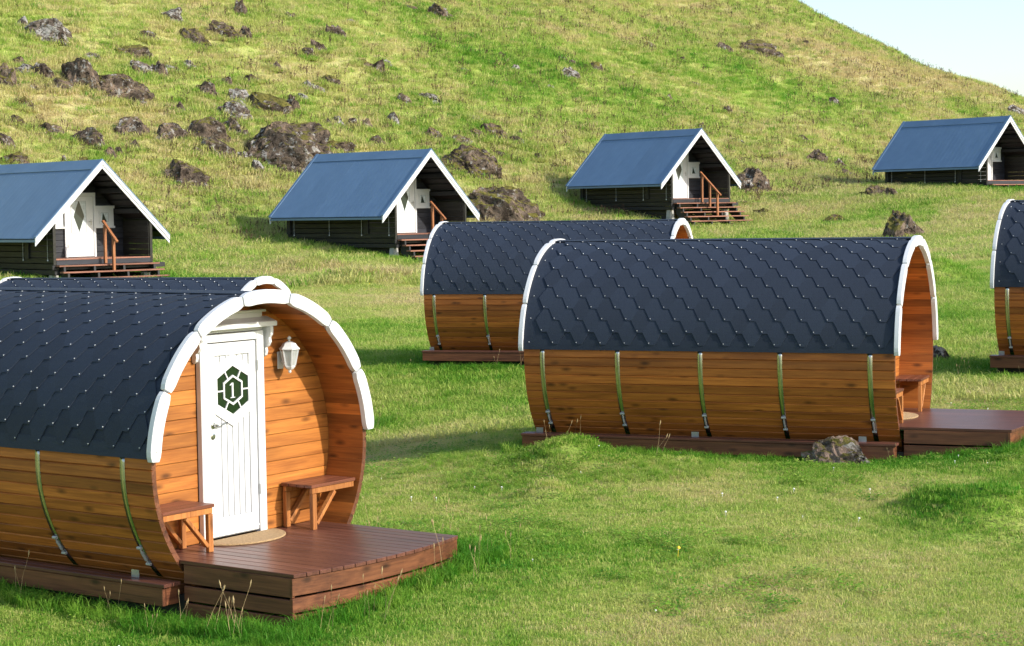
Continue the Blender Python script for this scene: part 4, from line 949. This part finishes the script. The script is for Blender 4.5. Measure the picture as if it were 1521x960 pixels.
weed = [leaf_weed('clover_patch', 60, .12, G, 80 + s) for s in range(3)]
HALF = 19.5; NEAR = 25.0
P, L, D = points(100000, 10.0, 27, NEAR, pw=1.4)
scatter('lawn_grass', lawn, P, np.clip(L + rng.normal(0, .19, len(P)), 0, 1), rng.uniform(.6, 1.35, len(P)) * (1 + .6 * np.clip(L - .5, 0, 1)), 'short yellow-green lawn grass over the foreground', 'grass')
P, L, D = points(66000, 24, 62, HALF, pw=1.3)
scatter('meadow_grass', mid, P, np.clip(L + rng.normal(0, .12, len(P)), 0, 1), rng.uniform(.6, 1.25, len(P)), 'meadow grass between barrel cabins and gabled cabins', 'grass')
P, L, D = points(130000, 54, 165, HALF, pw=1.5)
bo = rng.normal(0, .20, len(P)); scatter('hillside_grass', hilt, P, np.clip(L + bo, 0, 1), rng.uniform(.5, 1.15, len(P)) * (.75 + .5 * fbm(P[:, 0], P[:, 1], 6, 77)), 'coarse yellow-green grass covering the hillside', 'grass')
fx = []
for (x_, y_, w_, d_) in FEET:
    if y_ < 30: continue
    n_ = int(14 + w_ * 16)
    for q_ in range(n_):
        t_ = rng.uniform(math.pi, 2 * math.pi); fx.append((x_ + math.cos(t_) * w_ * .46 * rng.uniform(.82, 1.2), y_ + math.sin(t_) * d_ * .46 * rng.uniform(.85, 1.25)))
fx = np.array(fx); P = np.c_[fx, ground(fx[:, 0], fx[:, 1])]
scatter('rock_foot_turf', hilt, P, np.clip(lushness(fx[:, 0], fx[:, 1]) + .14 + rng.normal(0, .2, len(P)), 0, 1), rng.uniform(.45, 1.0, len(P)), 'tufts of grass growing round the boulders', 'grass')
# rank grass along the edges of barrels, mounds and cabins
P, L, D = points(120000, 10.0, 33, NEAR, lambda x, y: (rect_dist(x, y) < .07 + .38 * fbm(x, y, .8, 91)) | (fbm(x, y, 1.6, 93) > .735))
scatter('rank_grass', longg, P, np.clip(L * .6 + .42 + rng.normal(0, .10, len(P)), 0, 1), rng.uniform(.35, .95, len(P)) * np.where(D < .45, np.where(P[:, 0] > 0, .72, 1.0), .6), 'long lush green grass along the cabin bases', 'grass')
P, L, D = points(60000, 45, 92, HALF, lambda x, y: rect_dist(x, y) < .9 * fbm(x, y, 1.5, 95))
scatter('rank_grass_upper', longg, P, np.clip(L * .5 + .45 + rng.normal(0, .12, len(P)), 0, 1), rng.uniform(.8, 1.9, len(P)), 'long grass around the feet of the gabled cabins', 'grass')
P, L, D = points(8000, 10.5, 24, NEAR, lambda x, y: fbm(x, y, 1.5, 97) + rng.normal(0, .07, x.shape) > .60)
scatter('clover', weed, P, np.clip(.78 + rng.normal(0, .12, len(P)), 0, 1), rng.uniform(.6, 1.3, len(P)), 'dark green clover patches in the lawn', 'plants')
dry = [stalk_tuft('dry_stalks', 3, .05, .20, .38, (.05, .006), M['dry_stalk'], 100 + s, .0018) for s in range(4)]
P, L, D = points(2000, 11, 34, HALF, lambda x, y: rect_dist(x, y) < .42); P = P[rng.random(len(P)) < .75]
scatter('dry_stalks', dry, P, np.zeros(len(P)), rng.uniform(.5, 1.1, len(P)), 'straw-coloured seed stalks along the barrel bases', 'plants')
P, L, D = points(15000, 62, 165, HALF, lambda x, y: (hill_s(x, y) > 4) & (fbm(x, y, 5.0, 103) + rng.normal(0, .06, x.shape) > .60), pw=1.6)
scatter('heath_tufts', hilt, P, np.clip(.86 + rng.normal(0, .12, len(P)), 0, 1), rng.uniform(.5, 1.0, len(P)), 'darker green leafy patches on the hillside', 'plants')
brown = [stalk_tuft('dead_stalks', 3, .12, .20, .52, (.05, .011, 1), M['brown_stalk'], 120 + s, .006) for s in range(4)]
P, L, D = points(24000, 62, 165, HALF, lambda x, y: (hill_s(x, y) > 6) & (fbm(x, y, 9, 99) > .50 - .10 * np.clip((hill_t(x, y) - 30) / 40, 0, 1)), pw=1.7)
scatter('dead_stalks', brown, P, np.zeros(len(P)), rng.uniform(.45, 1.15, len(P)), 'brown dead flower stalks dotting the hillside', 'plants')
fl = [flower('white_flower', M['petal'], .009, .04, 1), flower('white_flower', M['petal'], .007, .03, 2)]
P, L, D = points(90, 11, 26, HALF); scatter('white_flowers', fl, P, np.zeros(len(P)), rng.uniform(.7, 1.3, len(P)), 'tiny white clover flowers in the lawn', 'flowers')
P, L, D = points(60, 12, 60, HALF); scatter('yellow_flowers', [flower('yellow_flower', M['yellow_petal'], .011, .06, 3)], P, np.zeros(len(P)), rng.uniform(.8, 1.6, len(P)), 'tiny yellow flowers dotted through the grass', 'flowers')
print('objects', len(bpy.data.objects))
